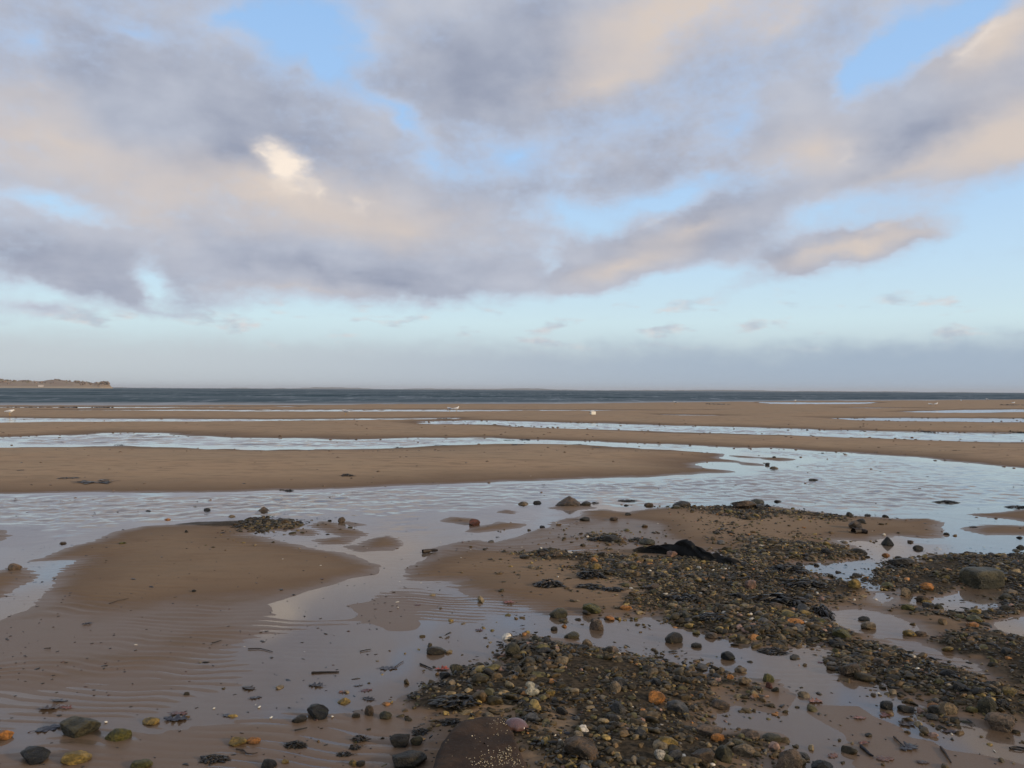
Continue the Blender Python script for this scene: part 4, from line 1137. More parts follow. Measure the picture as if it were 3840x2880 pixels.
# ------------------------------------------------------------------ weed
def ribbons(n, w, h, d, seed, length=(0.4, 0.9), tones=None, width=0.06):
    """a heap of strap fronds filling a w x d x h box round the origin"""
    r = np.random.default_rng(seed)
    V = []; Fq = []; T = []
    for i in range(n):
        a = r.uniform(0, 6.283); rad = math.sqrt(r.random()) * 0.42
        p = np.array([rad * math.cos(a), rad * math.sin(a), (1 - 4.2 * rad * rad) * r.uniform(0.25, 1.0)])
        dirn = a + r.normal(0, 0.9); L = r.uniform(*length) * 0.55
        ww = width * r.uniform(0.6, 1.4)
        n_seg = 5; b0 = len(V)
        tn = tones[r.integers(0, len(tones))]
        roll = r.uniform(-0.7, 0.7)
        for s in range(n_seg + 1):
            t = s / n_seg
            dirn += r.normal(0, 0.28)
            q = np.array([math.cos(dirn), math.sin(dirn), 0]) * L / n_seg
            p = p + q; p[2] = max(0.02, p[2] - 0.8 * t * L / n_seg * 2 + r.normal(0, 0.05))
            side = np.array([-math.sin(dirn), math.cos(dirn), math.sin(roll)]) * ww * (1.05 - 0.75 * t ** 2)
            up = np.array([0, 0, 0.025])
            for q_ in (p - side, p + up, p + side, p - up):
                V.append((q_[0] * w, q_[1] * d, q_[2] * h)); T.append((*tn, 1))
            if s:
                o_ = b0 + (s - 1) * 4
                for e in range(4):
                    Fq.append((o_ + e, o_ + (e + 1) % 4, o_ + 4 + (e + 1) % 4, o_ + 4 + e))
        Fq.append((b0 + 3, b0 + 2, b0 + 1, b0)); e_ = len(V) - 4; Fq.append((e_, e_ + 1, e_ + 2, e_ + 3))
    return V, Fq, T
WT = [(0.014, 0.012, 0.008), (0.022, 0.017, 0.009), (0.032, 0.022, 0.010), (0.011, 0.010, 0.009)]
def weed(x, yb, w, h, label, n=46, name="seaweed", tones=WT, deep=0.7, length=(0.4, 0.9), turn=0.0, width=0.08):
    g, k = span(x, yb)
    W_ = w * k; D_ = max(W_ * deep, 0.02); H_ = max(0.3 * W_ * min(1, h / w * 2), h * k * 0.6, 0.012)
    V, Fq, T = ribbons(n, W_, H_, D_, int(x * 7 + yb), length, tones, width)
    me = mesh_np("seaweed", V, Fq, m_weed); attr_c(me, 'tone', T)
    cy = g[1] + D_ * 0.4; cx_ = g[0] * cy / g[1]
    put(name, me, (cx_, cy, max(height_at(cx_, cy), -0.004)), (0, 0, turn), label=label, cat="seaweed")
WEED = [
    (1303, 1797, 46, 16, "small heap of brown seaweed on the big sandbar left of the middle"), (1970, 1650, 34, 9, "seaweed tuft on the far bank above the second runnel, right one of two"),
    (1911, 1652, 36, 5, "thin flat seaweed strip on the far bank, left one of two"), (1943, 1675, 36, 7, "seaweed tuft on the near bank right of the rippled runnel"),
    (2170, 1668, 38, 6, "flat dark seaweed on the sand where the runnel narrows"), (2233, 1682, 30, 6, "low seaweed scrap on the sandbar below the narrow runnel"),
    (1494, 1680, 32, 6, "dark seaweed at the near edge of the rippled runnel"), (1655, 1674, 48, 5, "long flat seaweed at the near edge of the rippled runnel"),
    (447, 1670, 28, 7, "dark seaweed lump in the left part of the second runnel"), (1084, 1842, 32, 13, "seaweed clump at the bottom edge of the big sandbar"),
    (1057, 1839, 15, 8, "tiny seaweed tuft left of the clump at the big sandbar's bottom edge"), (253, 1807, 52, 7, "strand of seaweed on the left of the big sandbar"),
    (366, 1820, 104, 8, "long broken strand of seaweed on the left of the big sandbar"), (76, 1782, 20, 5, "small seaweed scrap near the left edge of the big sandbar"),
    (3549, 1887, 72, 18, "dark seaweed clump with a trailing end in the right-hand water"), (3503, 1861, 26, 8, "small seaweed bit in the water above the trailing clump"),
    (3812, 1906, 70, 16, "dark seaweed strip at the right edge in the water"), (2352, 1881, 62, 11, "flat dark seaweed raft in the water right of the peaked hump"),
    (2231, 1888, 28, 13, "ragged dark weed in the water beside the peaked hump"), (2865, 1905, 44, 24, "black weed draped on stones behind the shingle strip"),
    (2060, 2214, 96, 36, "round bushy heap of black seaweed on the sand left of the upper bank"), (2216, 2186, 92, 38, "black seaweed heap on the left slope of the upper bank"),
    (2245, 2030, 64, 22, "seaweed heap with stones on the sand behind the upper bank"), (2400, 2030, 60, 20, "dark weed heap just right of the seaweed and stone cluster"),
    (3649, 1980, 26, 10, "small dark weed bit on the sand patch at right"), (2300, 2232, 70, 18, "dark weed tangle on the sand at the upper bank's lower left"),
    (2215, 2222, 90, 16, "flat brown weed spread below the black heap on the bank's left slope"), (2960, 2170, 130, 44, "black bushy weed on the right half of the upper bank"),
    (3020, 2225, 130, 40, "black weed trailing down the right half of the upper bank"), (1570, 2760, 60, 30, "curly dark weed on the black stone near the slab"),
    (1690, 2730, 74, 18, "dark weed fringe along the slab's left top corner"), (1720, 2680, 150, 34, "brown weed patch on the sand above the slab"),
    (1560, 2630, 64, 22, "dark weed tuft left of the lower bank"), (1640, 2600, 60, 24, "leafy weed tuft at the left rim of the lower bank"), (1105, 2808, 66, 30, "dark leafy weed on the foreground ripples right of the orange flint"),
    (1350, 2785, 54, 28, "small dark weed tuft on the foreground ripples"), (1290, 2840, 44, 24, "lowest weed tuft on the foreground ripples"), (1330, 2815, 36, 26, "brown weed scrap on the foreground ripples left of the black stone"),
    (800, 2862, 84, 24, "blue-black leafy weed on the foreground sand, left of the curved twig"), (345, 2722, 40, 26, "dark curled weed on top of the barnacled stone"), (2680, 2350, 120, 26, "dark weed along the upper bank's lower edge"),
    (2560, 2275, 110, 26, "dark wet weed in the middle of the upper bank"), (2900, 2452, 90, 18, "weed hanging at the upper bank's lower right edge"), (3720, 2170, 120, 14, "thin green weed lying behind the mossy boulder"),
]
for e in WEED:
    x, yb, w, h, lab = e
    flat = h < 10
    weed(x, yb, w, h, lab, n=26 if flat else (100 if w > 60 else 60), deep=0.9 if flat else 0.7, length=(0.5, 1.0) if flat else (0.25, 0.6))

# dark line of wrack far out on the left and right
for x0, x1, yb, lab in ((-40, 282, 1529, "long dark line of wrack on the far sand at the left edge"), (360, 420, 1528, "short dark line of wrack on the far sand left of the middle"), (2650, 2735, 1521, "dark line of wrack on the far sand right of the middle"),
                        (3762, 3860, 1524, "dark line of wrack on the far sand at the right edge"), (1640, 1690, 1573.5, "dark wrack at the tip of the thin left runnel"), (3465, 3500, 1620, "dark wrack on the edge of the long right runnel"), (3805, 3838, 1623, "small dark wrack on the edge of the long right runnel near the picture's side")):
    g0 = ground(x0, yb); g1 = ground(x1, yb)
    n = 40
    t = RNG.random(n)
    P = np.stack([g0[0] + (g1[0] - g0[0]) * t, g0[1] + (g1[1] - g0[1]) * t + RNG.normal(0, 0.008, n) * g0[1], np.zeros(n)], 1)
    P[:, 2] = np.maximum(height(P[:, 0], P[:, 1]), 0) + 0.01
    L_ = np.linalg.norm(g1 - g0) / 14
    kx = math.hypot(g0[1], CAM_H) / FPX
    R = np.stack([np.full(n, max(3 * kx, L_)), np.full(n, 8 * kx), RNG.uniform(1.2, 2.6, n) * kx], 1)
    me = lumps("wrack", m_weed, P, R, np.array(WT)[RNG.integers(0, 4, n)], 1, 6, 0.4, rough=0.5)
    put("wrack", me, label=lab, cat="seaweed")

# black straps of kelp in the upper bank
def strap(name, pts, width, label, tone=(0.012, 0.011, 0.010), cat="seaweed", lift_=0.02, wav=0.02, mat=m_weed):
    G = [ground(x, y) for x, y in pts]
    dense = []
    for i in range(len(G) - 1):
        for t in np.linspace(0, 1, 7)[:-1]:
            dense.append(G[i] * (1 - t) + G[i + 1] * t)
    dense.append(G[-1]); dense = np.array(dense); n = len(dense)
    for _ in range(2):
        dense[1:-1] = (dense[:-2] + 2 * dense[1:-1] + dense[2:]) / 4
    tan = np.gradient(dense, axis=0); tan /= np.linalg.norm(tan, axis=1)[:, None]
    nor = np.stack([-tan[:, 1], tan[:, 0]], 1)
    z = height(dense[:, 0], dense[:, 1])
    z = np.maximum(z, 0)
    o3 = dense.mean(0); V = []; T = []
    for i in range(n):
        t = i / (n - 1)
        ww = width * (0.25 + 0.75 * math.sin(math.pi * min(1, 0.08 + t * 0.9)) ** 0.6) / 2
        for s, u in ((-1, 0.3), (-0.4, 1.0), (0.4, 0.9), (1, 0.25), (0.4, -0.1), (-0.4, -0.1)):
            zz_ = z[i] + lift_ * u + wav * vnoise(np.array([i * 0.35]), np.array([s * 0.7]), 5)[0] * (u > 0)
            V.append((dense[i, 0] - o3[0] + nor[i, 0] * ww * s, dense[i, 1] - o3[1] + nor[i, 1] * ww * s, zz_)); T.append((*tone, 1))
    Fq = [(i * 6 + e, i * 6 + (e + 1) % 6, (i + 1) * 6 + (e + 1) % 6, (i + 1) * 6 + e) for i in range(n - 1) for e in range(6)]
    me = mesh_np(name, V, Fq, mat); attr_c(me, 'tone', T)
    put(name, me, (o3[0], o3[1], 0), label=label, cat=cat)
weed(2915, 2290, 170, 52, "wide matted heap of black kelp across the right half of the upper bank", n=120, name="kelp", deep=0.5, width=0.09)
weed(3085, 2316, 44, 60, "narrow upright tuft of black kelp at the upper bank's right side", n=60, name="kelp", deep=2.2, width=0.12)

# ------------------------------------------------------------------ the black cloth
m_cloth, N = material("black_cloth")
g_ = N.node('ShaderNodeNewGeometry')
wv = N.noise(g_.outputs['Position'], 900.0, 2, 0.5)
fd = N.noise(g_.outputs['Position'], 14.0, 4, 0.6)
c = N.mix(N.smooth(fd, 0.55, 0.72), (0.009, 0.0085, 0.0075), (0.042, 0.035, 0.023))
bmp = N.node('ShaderNodeBump', {'Strength': 0.5, 'Distance': 0.01, 'Height': N.math('ADD', N.math('MULTIPLY', wv, 0.15), fd)})
bs = N.node('ShaderNodeBsdfPrincipled', {'Base Color': c, 'Roughness': 0.75, 'Specular IOR Level': 0.15, 'Normal': bmp.outputs[0]})
finish(N, bs.outputs[0])
#        x     y foot  half depth m  height m
SPINE = [(2375, 2080, 0.02, 0.015), (2420, 2079, 0.05, 0.045), (2480, 2082, 0.08, 0.060), (2530, 2086, 0.12, 0.075), (2565, 2092, 0.20, 0.120), (2585, 2098, 0.24, 0.135),
         (2610, 2106, 0.26, 0.105), (2640, 2114, 0.26, 0.070), (2690, 2122, 0.25, 0.065), (2735, 2130, 0.20, 0.055), (2780, 2138, 0.14, 0.040), (2830, 2143, 0.06, 0.022), (2860, 2147, 0.02, 0.010)]
SP = np.array([[*ground(x, y), hd, hh_] for x, y, hd, hh_ in SPINE])
tt = np.linspace(0, len(SP) - 1, 110)
SPd = np.stack([np.interp(tt, np.arange(len(SP)), SP[:, i]) for i in range(4)], 1)
for _ in range(3):
    SPd[1:-1] = (SPd[:-2] + SPd[1:-1] * 2 + SPd[2:]) / 4
V = []
nc_ = 44
o3 = SPd[:, :2].mean(0)
for i in range(len(SPd)):
    x0, y0, hd, hm = SPd[i]
    for j in range(nc_):
        if j < nc_ - 6:
            u = -1 + 2 * j / (nc_ - 7)
            prof_ = max(0.0, 1 - abs(u) ** 1.7) ** 0.75
            px_, py_ = x0, y0 + u * hd * 0.5
            fold = (fbm2(np.array([px_ * 7 + py_ * 5]), np.array([py_ * 10 - px_ * 3]), 3, 201)[0]) * 0.050 * prof_ + 0.020 * abs(math.sin(px_ * 24 + u * 3.2)) * prof_
            V.append((px_ - o3[0] + 0.012 * math.sin(u * 9 + i * 0.2), py_ - o3[1] + 0.05 * vnoise(np.array([i * 0.18]), np.array([u]), 7)[0], max(0.0, 0.9 * hm * prof_ + fold * min(1, hm / 0.06)) - 0.01))
        else:
            u = 1 - 2 * (j - (nc_ - 7)) / 7
            V.append((x0 - o3[0], y0 - o3[1] + u * hd * 0.48, -0.02))
Fq = [(i * nc_ + e, i * nc_ + (e + 1) % nc_, (i + 1) * nc_ + (e + 1) % nc_, (i + 1) * nc_ + e) for i in range(len(SPd) - 1) for e in range(nc_)]
zc = float(np.median(height(SPd[:, 0], SPd[:, 1])))
me = mesh_np("cloth", V, [q_[::-1] for q_ in Fq], m_cloth)
put("cloth", me, (o3[0], o3[1], zc), label="crumpled black cloth or old garment lying on the back of the upper pebble bank", cat="cloth")

# ------------------------------------------------------------------ the flat brown slab with barnacles, and the pinkish dome on its corner
m_slab, N = material("brown_slab")
tco = N.node('ShaderNodeTexCoord')
ob = tco.outputs['Object']
n1 = N.noise(ob, 5.0, 5, 0.6); n2 = N.noise(ob, 70.0, 4, 0.7); n3 = N.noise(ob, 18.0, 4, 0.6)
c = N.mix(N.smooth(n1, 0.36, 0.64), (0.030, 0.018, 0.011), (0.062, 0.036, 0.020))
c = N.mix(N.math('MULTIPLY', N.smooth(n3, 0.52, 0.70), 0.6), c, (0.024, 0.019, 0.014))
c = N.mix(N.math('MULTIPLY', N.smooth(n2, 0.58, 0.70), 0.4), c, (0.12, 0.082, 0.055))
bmp = N.node('ShaderNodeBump', {'Strength': 0.6, 'Distance': 0.004, 'Height': N.math('ADD', n2, n3)})
bs = N.node('ShaderNodeBsdfPrincipled', {'Base Color': c, 'Roughness': 0.7, 'Specular IOR Level': 0.12, 'Normal': bmp.outputs[0]})
finish(N, bs.outputs[0])
TOP = [(1612, 2980), (1618, 2900), (1630, 2838), (1655, 2790), (1690, 2745), (1722, 2706), (1745, 2697), (1800, 2692), (1850, 2688), (1893, 2689), (1905, 2708), (1922, 2746), (1938, 2790), (1955, 2830), (1972, 2866), (1990, 2920), (1985, 2985)]
ZT = 0.075
T2 = np.array([ground(x, y, ZT) for x, y in TOP])
o3 = T2.mean(0)
# outline refined and roughened
out_ = []
for i in range(len(T2)):
    a_, b_ = T2[i], T2[(i + 1) % len(T2)]
    for t in np.linspace(0, 1, 6)[:-1]:
        out_.append(a_ * (1 - t) + b_ * t)
out_ = np.array(out_)
for _ in range(1):
    out_ = (np.roll(out_, 1, 0) + 2 * out_ + np.roll(out_, -1, 0)) / 4
out_ = out_ + 0.012 * np.stack([vnoise(out_[:, 0] * 22, out_[:, 1] * 22, 3), vnoise(out_[:, 0] * 22, out_[:, 1] * 22, 4)], 1)
rings = [(1.0, -0.03), (1.008, 0.035), (1.006, ZT - 0.012), (0.992, ZT - 0.002), (0.90, ZT + 0.001), (0.75, ZT + 0.002), (0.55, ZT + 0.003), (0.35, ZT + 0.003), (0.15, ZT + 0.003), (0.02, ZT + 0.003)]
V = []
for s, z_ in rings:
    for q_ in out_:
        p = (q_ - o3) * s
        V.append((p[0], p[1], z_ + (0.010 * fbm2(np.array([p[0] * 9]), np.array([p[1] * 9]), 3, 9)[0] if s < 1.0 else 0)))
no = len(out_)
Fq = [(r * no + i, r * no + (i + 1) % no, (r + 1) * no + (i + 1) % no, (r + 1) * no + i) for r in range(len(rings) - 1) for i in range(no)]
slab = put("stone_slab", mesh_np("stone_slab", V, [q_[::-1] if False else q_ for q_ in Fq], m_slab), (o3[0], o3[1], 0), label="flat brown stone slab spotted with barnacles at the bottom of the picture", cat="slab")
# barnacles
BP = []
for x, y, sx_, sy_, n in ((1850, 2712, 16, 7, 26), (1885, 2716, 14, 10, 14), (1870, 2748, 14, 8, 10), (1805, 2790, 30, 26, 10), (1895, 2835, 30, 16, 60), (1850, 2862, 40, 14, 70), (1905, 2815, 12, 12, 16), (1930, 2868, 22, 12, 36), (1790, 2856, 26, 10, 24), (1730, 2800, 60, 60, 14)):
    for _ in range(n):
        BP.append(ground(RNG.normal(x, sx_), RNG.normal(y, sy_), ZT) - o3)
BP = np.array(BP)
PT = Poly(T2 - o3, world=True)
BP = BP[PT.sd(BP[:, 0], BP[:, 1]) > 0.012]
n = len(BP)
P = np.stack([BP[:, 0], BP[:, 1], np.full(n, ZT + 0.004)], 1)
rr = RNG.uniform(0.0028, 0.0062, n)
R = np.stack([rr, rr, rr * 0.9], 1)
T = np.array([(0.42, 0.33, 0.20), (0.32, 0.26, 0.17), (0.55, 0.47, 0.34), (0.15, 0.11, 0.06)])[RNG.integers(0, 4, n)]
put("barnacles", lumps("barnacles", m_leaf, P, R, T, 1, 6, 0.6), kind='stuff', parent=slab)

m_jelly, N = material("pink_dome")
tco = N.node('ShaderNodeTexCoord')
sp = N.node('ShaderNodeSeparateXYZ', {0: tco.outputs['Object']})
angn = N.math('ARCTAN2', sp.outputs[1], sp.outputs[0])
rib = N.noise(N.comb(N.math('MULTIPLY', angn, 6.0), 0, 0), 2.0, 2, 0.5)
c = N.mix(N.smooth(rib, 0.35, 0.65), (0.10, 0.055, 0.055), (0.155, 0.090, 0.086))
c = N.mix(N.smooth(sp.outputs[2], 0.005, 0.03), (0.12, 0.062, 0.048), c)
bs = N.node('ShaderNodeBsdfPrincipled', {'Base Color': c, 'Roughness': 0.22, 'Specular IOR Level': 0.5, 'Subsurface Weight': 0.25, 'Subsurface Radius': (0.02, 0.01, 0.008), 'Subsurface Scale': 0.5})
finish(N, bs.outputs[0])
P, f = ico(4)
a_ = np.arctan2(P[:, 1], P[:, 0])
sc = 1 + 0.05 * np.cos(a_ * 9) * (1 - np.abs(P[:, 2]))
P = np.stack([P[:, 0] * sc * 0.055, P[:, 1] * sc * 0.042, np.where(P[:, 2] > 0, P[:, 2] * 0.036, P[:, 2] * 0.008)], 1)
g = ground(1936, 2722, 0.06)
put("jellyfish", mesh_np("jellyfish", P, f, m_jelly), (g[0], g[1], 0.058), (0.05, 0.12, -0.15), label="pinkish purple domed jellyfish lying on the slab's far right corner", cat="jellyfish")

# ------------------------------------------------------------------ leaves
def oak_leaf(seed, curl):
    r = np.random.default_rng(seed)
    n = 60; pts = []
    for i in range(n):
        t = i / n * 2 * math.pi
        y = math.cos(t); x = math.sin(t)
        w_ = 0.36 * (1 - 0.25 * y) * (0.72 + 0.30 * math.cos(5.2 * math.acos(max(-1, min(1, y))) * 1.9 + seed))
        pts.append((x * w_, y * 0.5))
    V = []; T = []
    rings_ = (1.0, 0.66, 0.33, 0.05)
    for sgn in (1, -1):
        for s in rings_:
            for x, y in pts:
                xx_, yy_ = x * s, y * s
                z = curl * (xx_ * xx_ * 2.2 + 0.5 * yy_ * yy_) + 0.05 * vnoise(np.array([xx_ * 5 + seed]), np.array([yy_ * 5]), 3)[0] * (1 + curl * 3)
                V.append((xx_, yy_, max(z, -0.02) + 0.006 * sgn))
    Fq = []
    for b, flip in ((0, False), (4 * n, True)):
        for k in range(3):
            for i in range(n):
                q_ = (b + k * n + i, b + k * n + (i + 1) % n, b + (k + 1) * n + (i + 1) % n, b + (k + 1) * n + i)
                Fq.append(q_ if flip else q_[::-1])
    for i in range(n):
        Fq.append((i, (i + 1) % n, 4 * n + (i + 1) % n, 4 * n + i))
    # stalk
    b = len(V)
    for t in (0.0, 0.5, 1.0):
        for sx__, sz__ in ((-0.012, 0), (0, 0.016), (0.012, 0)):
            V.append((sx__ + 0.05 * t * t, -0.45 - 0.26 * t, 0.01 + sz__ + 0.02 * t))
    for k in range(2):
        for e in range(3):
            Fq.append((b + k * 3 + e, b + k * 3 + (e + 1) % 3, b + (k + 1) * 3 + (e + 1) % 3, b + (k + 1) * 3 + e))
    return V, Fq
LEAF = [
    (170, 2745, 90, (0.030, 0.030, 0.040), "dark blue-black lobed leaf lying under water left of the barnacled stone"), (172, 2668, 74, (0.085, 0.066, 0.058), "grey-brown curled leaf in the lower left pool"),
    (216, 2636, 56, (0.030, 0.030, 0.036), "small dark curled leaf above the grey-brown one in the lower left pool"), (645, 2710, 84, (0.024, 0.024, 0.034), "dark flat leaf touching the small yellow-tipped stone"),
    (664, 2684, 60, (0.115, 0.052, 0.040), "reddish brown leaf behind the dark flat one at lower left"), (238, 2662, 46, (0.16, 0.055, 0.030), "rusty red leaf tip right of the grey-brown curled leaf"),
    (1455, 2514, 66, (0.042, 0.038, 0.044), "slate-coloured leaf with a long stalk in the calm pool"), (1180, 2578, 56, (0.035, 0.033, 0.038), "folded dark leaf below the straight stick in the pool"),
    (955, 2622, 44, (0.034, 0.034, 0.042), "dark leaf in the pool far left of the round black stone"), (925, 2588, 56, (0.045, 0.036, 0.030), "curled brown leaf left of the pool's middle"),
    (852, 2690, 44, (0.045, 0.042, 0.048), "sunken grey leaf left of the small white shell"), (1284, 2600, 34, (0.20, 0.095, 0.065), "small reddish oak leaf beyond the yellow pointed stone"),
    (1372, 2594, 44, (0.115, 0.040, 0.032), "dark red leaf right of the small reddish oak leaf"), (1378, 2628, 50, (0.030, 0.026, 0.026), "dark narrow leaf right of the yellow pointed stone"),
    (1342, 2574, 32, (0.04, 0.036, 0.042), "small slate leaf in the pool right of the folded dark one"), (1655, 2516, 52, (0.34, 0.070, 0.035), "bright red leaf at the left rim of the lower bank"),
    (1860, 2466, 26, (0.34, 0.20, 0.16), "small pale pink leaf by the tall mossy stone"), (1906, 2266, 44, (0.22, 0.085, 0.065), "reddish leaf scraps at the sand's edge below the narrows"),
    (1566, 2272, 24, (0.12, 0.05, 0.04), "tiny dark red leaf in the calm pool below the narrows"), (1795, 2367, 30, (0.10, 0.038, 0.045), "purplish leaf in the calm pool left of the lower bank"),
    (3232, 2700, 48, (0.22, 0.090, 0.058), "reddish oak leaf on the wet sand right of the lower bank"), (3326, 2690, 54, (0.13, 0.055, 0.040), "brown leaf right of the reddish oak leaf on the wet sand"),
    (3330, 2858, 66, (0.14, 0.066, 0.038), "large crinkled brown leaf at the bottom right"), (3242, 2796, 40, (0.16, 0.070, 0.050), "small red-brown leaf above the forked strap at bottom right"),
    (3130, 2842, 44, (0.17, 0.080, 0.052), "reddish leaf beside the big brown boulder's right"), (3418, 2818, 78, (0.040, 0.038, 0.044), "slate-grey narrow leaf on the wet sand at bottom right"),
    (3085, 2486, 34, (0.11, 0.022, 0.020), "deep red leaf in the water between the two banks"), (3062, 2640, 60, (0.24, 0.11, 0.072), "orange-brown sunken leaf right of the lower bank"), (3420, 2725, 80, (0.060, 0.048, 0.044), "pale sunken leaf on the wet sand under the diagonal bank"),
    (3570, 2752, 52, (0.070, 0.050, 0.046), "brown sunken leaf below the round tan stone"), (3470, 2868, 46, (0.06, 0.036, 0.026), "small dark brown leaf at the bottom edge, far right"), (320, 2345, 34, (0.045, 0.045, 0.055), "small slate leaf on the left ripples"),
    (1580, 2785, 30, (0.40, 0.20, 0.03), "small golden leaf on wet sand just left of the slab"),
]
for i, (x, yb, w, col, lab) in enumerate(LEAF):
    curl = [0.12, 0.25, 0.05, 0.4][i % 4]
    V, Fq = oak_leaf(i, curl)
    me = bpy.data.meshes.new("leaf"); me.from_pydata(V, [], Fq); me.materials.append(m_leaf)
    me.polygons.foreach_set('use_smooth', [True] * len(me.polygons))
    attr_c(me, 'tone', np.tile(np.array([*col, 1.0]), (len(V), 1)))
    g, k = span(x, yb)
    s = w * k * 0.95
    g = g + np.array([0, s * 0.3])
    z = height_at(g[0], g[1])
    z = z if z > -0.012 or 'sunken' in lab or 'under water' in lab else -0.001
    if z < -0.02: z = -0.012
    put("leaf", me, (g[0], g[1], z + 0.003), (RNG.normal(0, 0.06), RNG.normal(0, 0.06), RNG.uniform(0.9, 2.2) * (1 if i % 2 else -1)), (s, s, s), label=lab, cat="leaf")

# ------------------------------------------------------------------ sticks and twigs
def twig(pts, rad, label, tone=(0.050, 0.036, 0.026), name="twig", lift_=0.006, cat="twig"):
    G = np.array([ground(x, y) for x, y in pts])
    tt_ = np.linspace(0, len(G) - 1, 6 * (len(G) - 1) + 1)
    D = np.stack([np.interp(tt_, np.arange(len(G)), G[:, i]) for i in (0, 1)], 1)
    for _ in range(2):
        D[1:-1] = (D[:-2] + 2 * D[1:-1] + D[2:]) / 4
    tan = np.gradient(D, axis=0); tan /= np.linalg.norm(tan, axis=1)[:, None]
    nor = np.stack([-tan[:, 1], tan[:, 0]], 1)
    z = np.maximum(height(D[:, 0], D[:, 1]), -0.002) + lift_
    o3_ = D.mean(0); V = []
    n = len(D); k = 6
    for i in range(n):
        r_ = rad * (1.0 - 0.45 * i / (n - 1)) * (1 + 0.35 * vnoise(np.array([i * 0.8]), np.array([0.3]), 6)[0])
        for e in range(k):
            a = e / k * 2 * math.pi
            V.append((D[i, 0] - o3_[0] + nor[i, 0] * r_ * math.cos(a), D[i, 1] - o3_[1] + nor[i, 1] * r_ * math.cos(a), z[i] + r_ * math.sin(a)))
    Fq = [(i * k + e, i * k + (e + 1) % k, (i + 1) * k + (e + 1) % k, (i + 1) * k + e) for i in range(n - 1) for e in range(k)]
    me = mesh_np(name, V, Fq, m_wood); attr_c(me, 'tone', np.tile(np.array([*tone, 1.0]), (len(V), 1)))
    put(name, me, (o3_[0], o3_[1], 0), label=label, cat=cat)
twig([(1168, 2525), (1215, 2523), (1272, 2522)], 0.0065, "straight dark stick lying in the calm pool", (0.022, 0.016, 0.012), "stick", cat="stick")
twig([(885, 2815), (912, 2818), (925, 2830), (945, 2832), (966, 2828)], 0.004, "curved thin twig on the foreground ripples below the orange flint")
twig([(3352, 2768), (3370, 2785), (3392, 2806)], 0.005, "slanting twig on the wet sand at bottom right")
twig([(3528, 2806), (3545, 2828), (3558, 2850), (3566, 2864)], 0.006, "bent brown twig at bottom right, right of the slate leaf")
twig([(3228, 2803), (3246, 2818), (3262, 2834), (3274, 2840)], 0.008, "dark forked strap of weed at bottom right", (0.018, 0.018, 0.022), "seaweed_strap", cat="seaweed")
twig([(3786, 2810), (3810, 2804), (3850, 2812), (3830, 2818), (3795, 2813)], 0.005, "looped dark strand at the right edge near the bottom", (0.022, 0.020, 0.018))
twig([(1480, 2505), (1500, 2490), (1514, 2482)], 0.003, "thin stalk beside the slate-coloured leaf in the pool")
twig([(1575, 2492), (1600, 2502), (1622, 2512)], 0.005, "dark bent twig left of the bright red leaf", (0.026, 0.022, 0.020))
twig([(190, 2434), (165, 2436), (20, 2440)][0:2], 0.004, "short dark twig on the left ripples")
twig([(410, 2272), (440, 2263), (482, 2254)], 0.0035, "thin dark twig on the left sand above the ripples")
twig([(1585, 2075), (1618, 2071), (1640, 2073)], 0.022, "short dark board end at the narrows' right bank", (0.05, 0.036, 0.026), "driftwood", 0.02, cat="driftwood")
twig([(795, 2417), (830, 2407)], 0.004, "short dark stick left of the calm pool", (0.026, 0.02, 0.016), "stick", cat="stick")
twig([(1350, 2445), (1392, 2437)], 0.004, "short dark stick beyond the slate-coloured leaf", (0.026, 0.022, 0.018), "stick", cat="stick")
twig([(1105, 2835 - 90), (1128, 2741), (1152, 2735)], 0.004, "short black stick on the ripples below the low dark brown stone", (0.018, 0.016, 0.014), "stick", cat="stick")
twig([(930, 2436), (975, 2434), (1022, 2446)], 0.004, "wavy thin twig on the ripples left of the calm pool", (0.04, 0.03, 0.024))
twig([(3200, 2005), (3228, 2003), (3252, 2006)], 0.045, "flat dark piece of driftwood on the sand below the brown and orange block", (0.03, 0.02, 0.014), "driftwood", 0.02, cat="driftwood")

# ------------------------------------------------------------------ shells
m_shell = solid("white_shell", (0.62, 0.56, 0.44), 0.4, 0.4, 0.15, 40.0)
SH = [(802, 2658, 9, "white shell on the sand far left in the foreground"), (972, 2654, 12, "white shell beside a dark leaf scrap in the foreground"), (1016, 2694, 12, "white shell just above the foreground ripples"),
      (1246, 2691, 12, "white shell at the right foot of the round black stone"), (397, 2711, 12, "white shell right of the barnacled stone"), (2029, 2072, 9, "white shell on top of the upper bank's far left tip"), (1492, 2280, 7, "tiny white shell in the calm pool under the narrows"),
      (2438, 2180, 10, "white shell in the upper bank left of its middle"), (2674, 2176, 10, "white shell in the upper bank below the cloth"), (3440, 2550, 14, "white shell on the diagonal bank")]
P, f = stone_verts(2, 777, 0.1, 0.05)
a_ = np.arctan2(P[:, 1], P[:, 0]); P[:, 2] *= 0.8
shell_me = mesh_np("shell", P, f, m_shell)
for x, yb, w, lab in SH:
    g, k = span(x, yb)
    z = max(height_at(g[0], g[1]), -0.002) + (0.03 if 'bank' in lab else 0)
    put("shell", shell_me, (g[0], g[1], z + 0.3 * w * k), (0.2, 0.1, x), (w * k, w * k * 0.8, w * k * 0.6), label=lab, cat="shell")

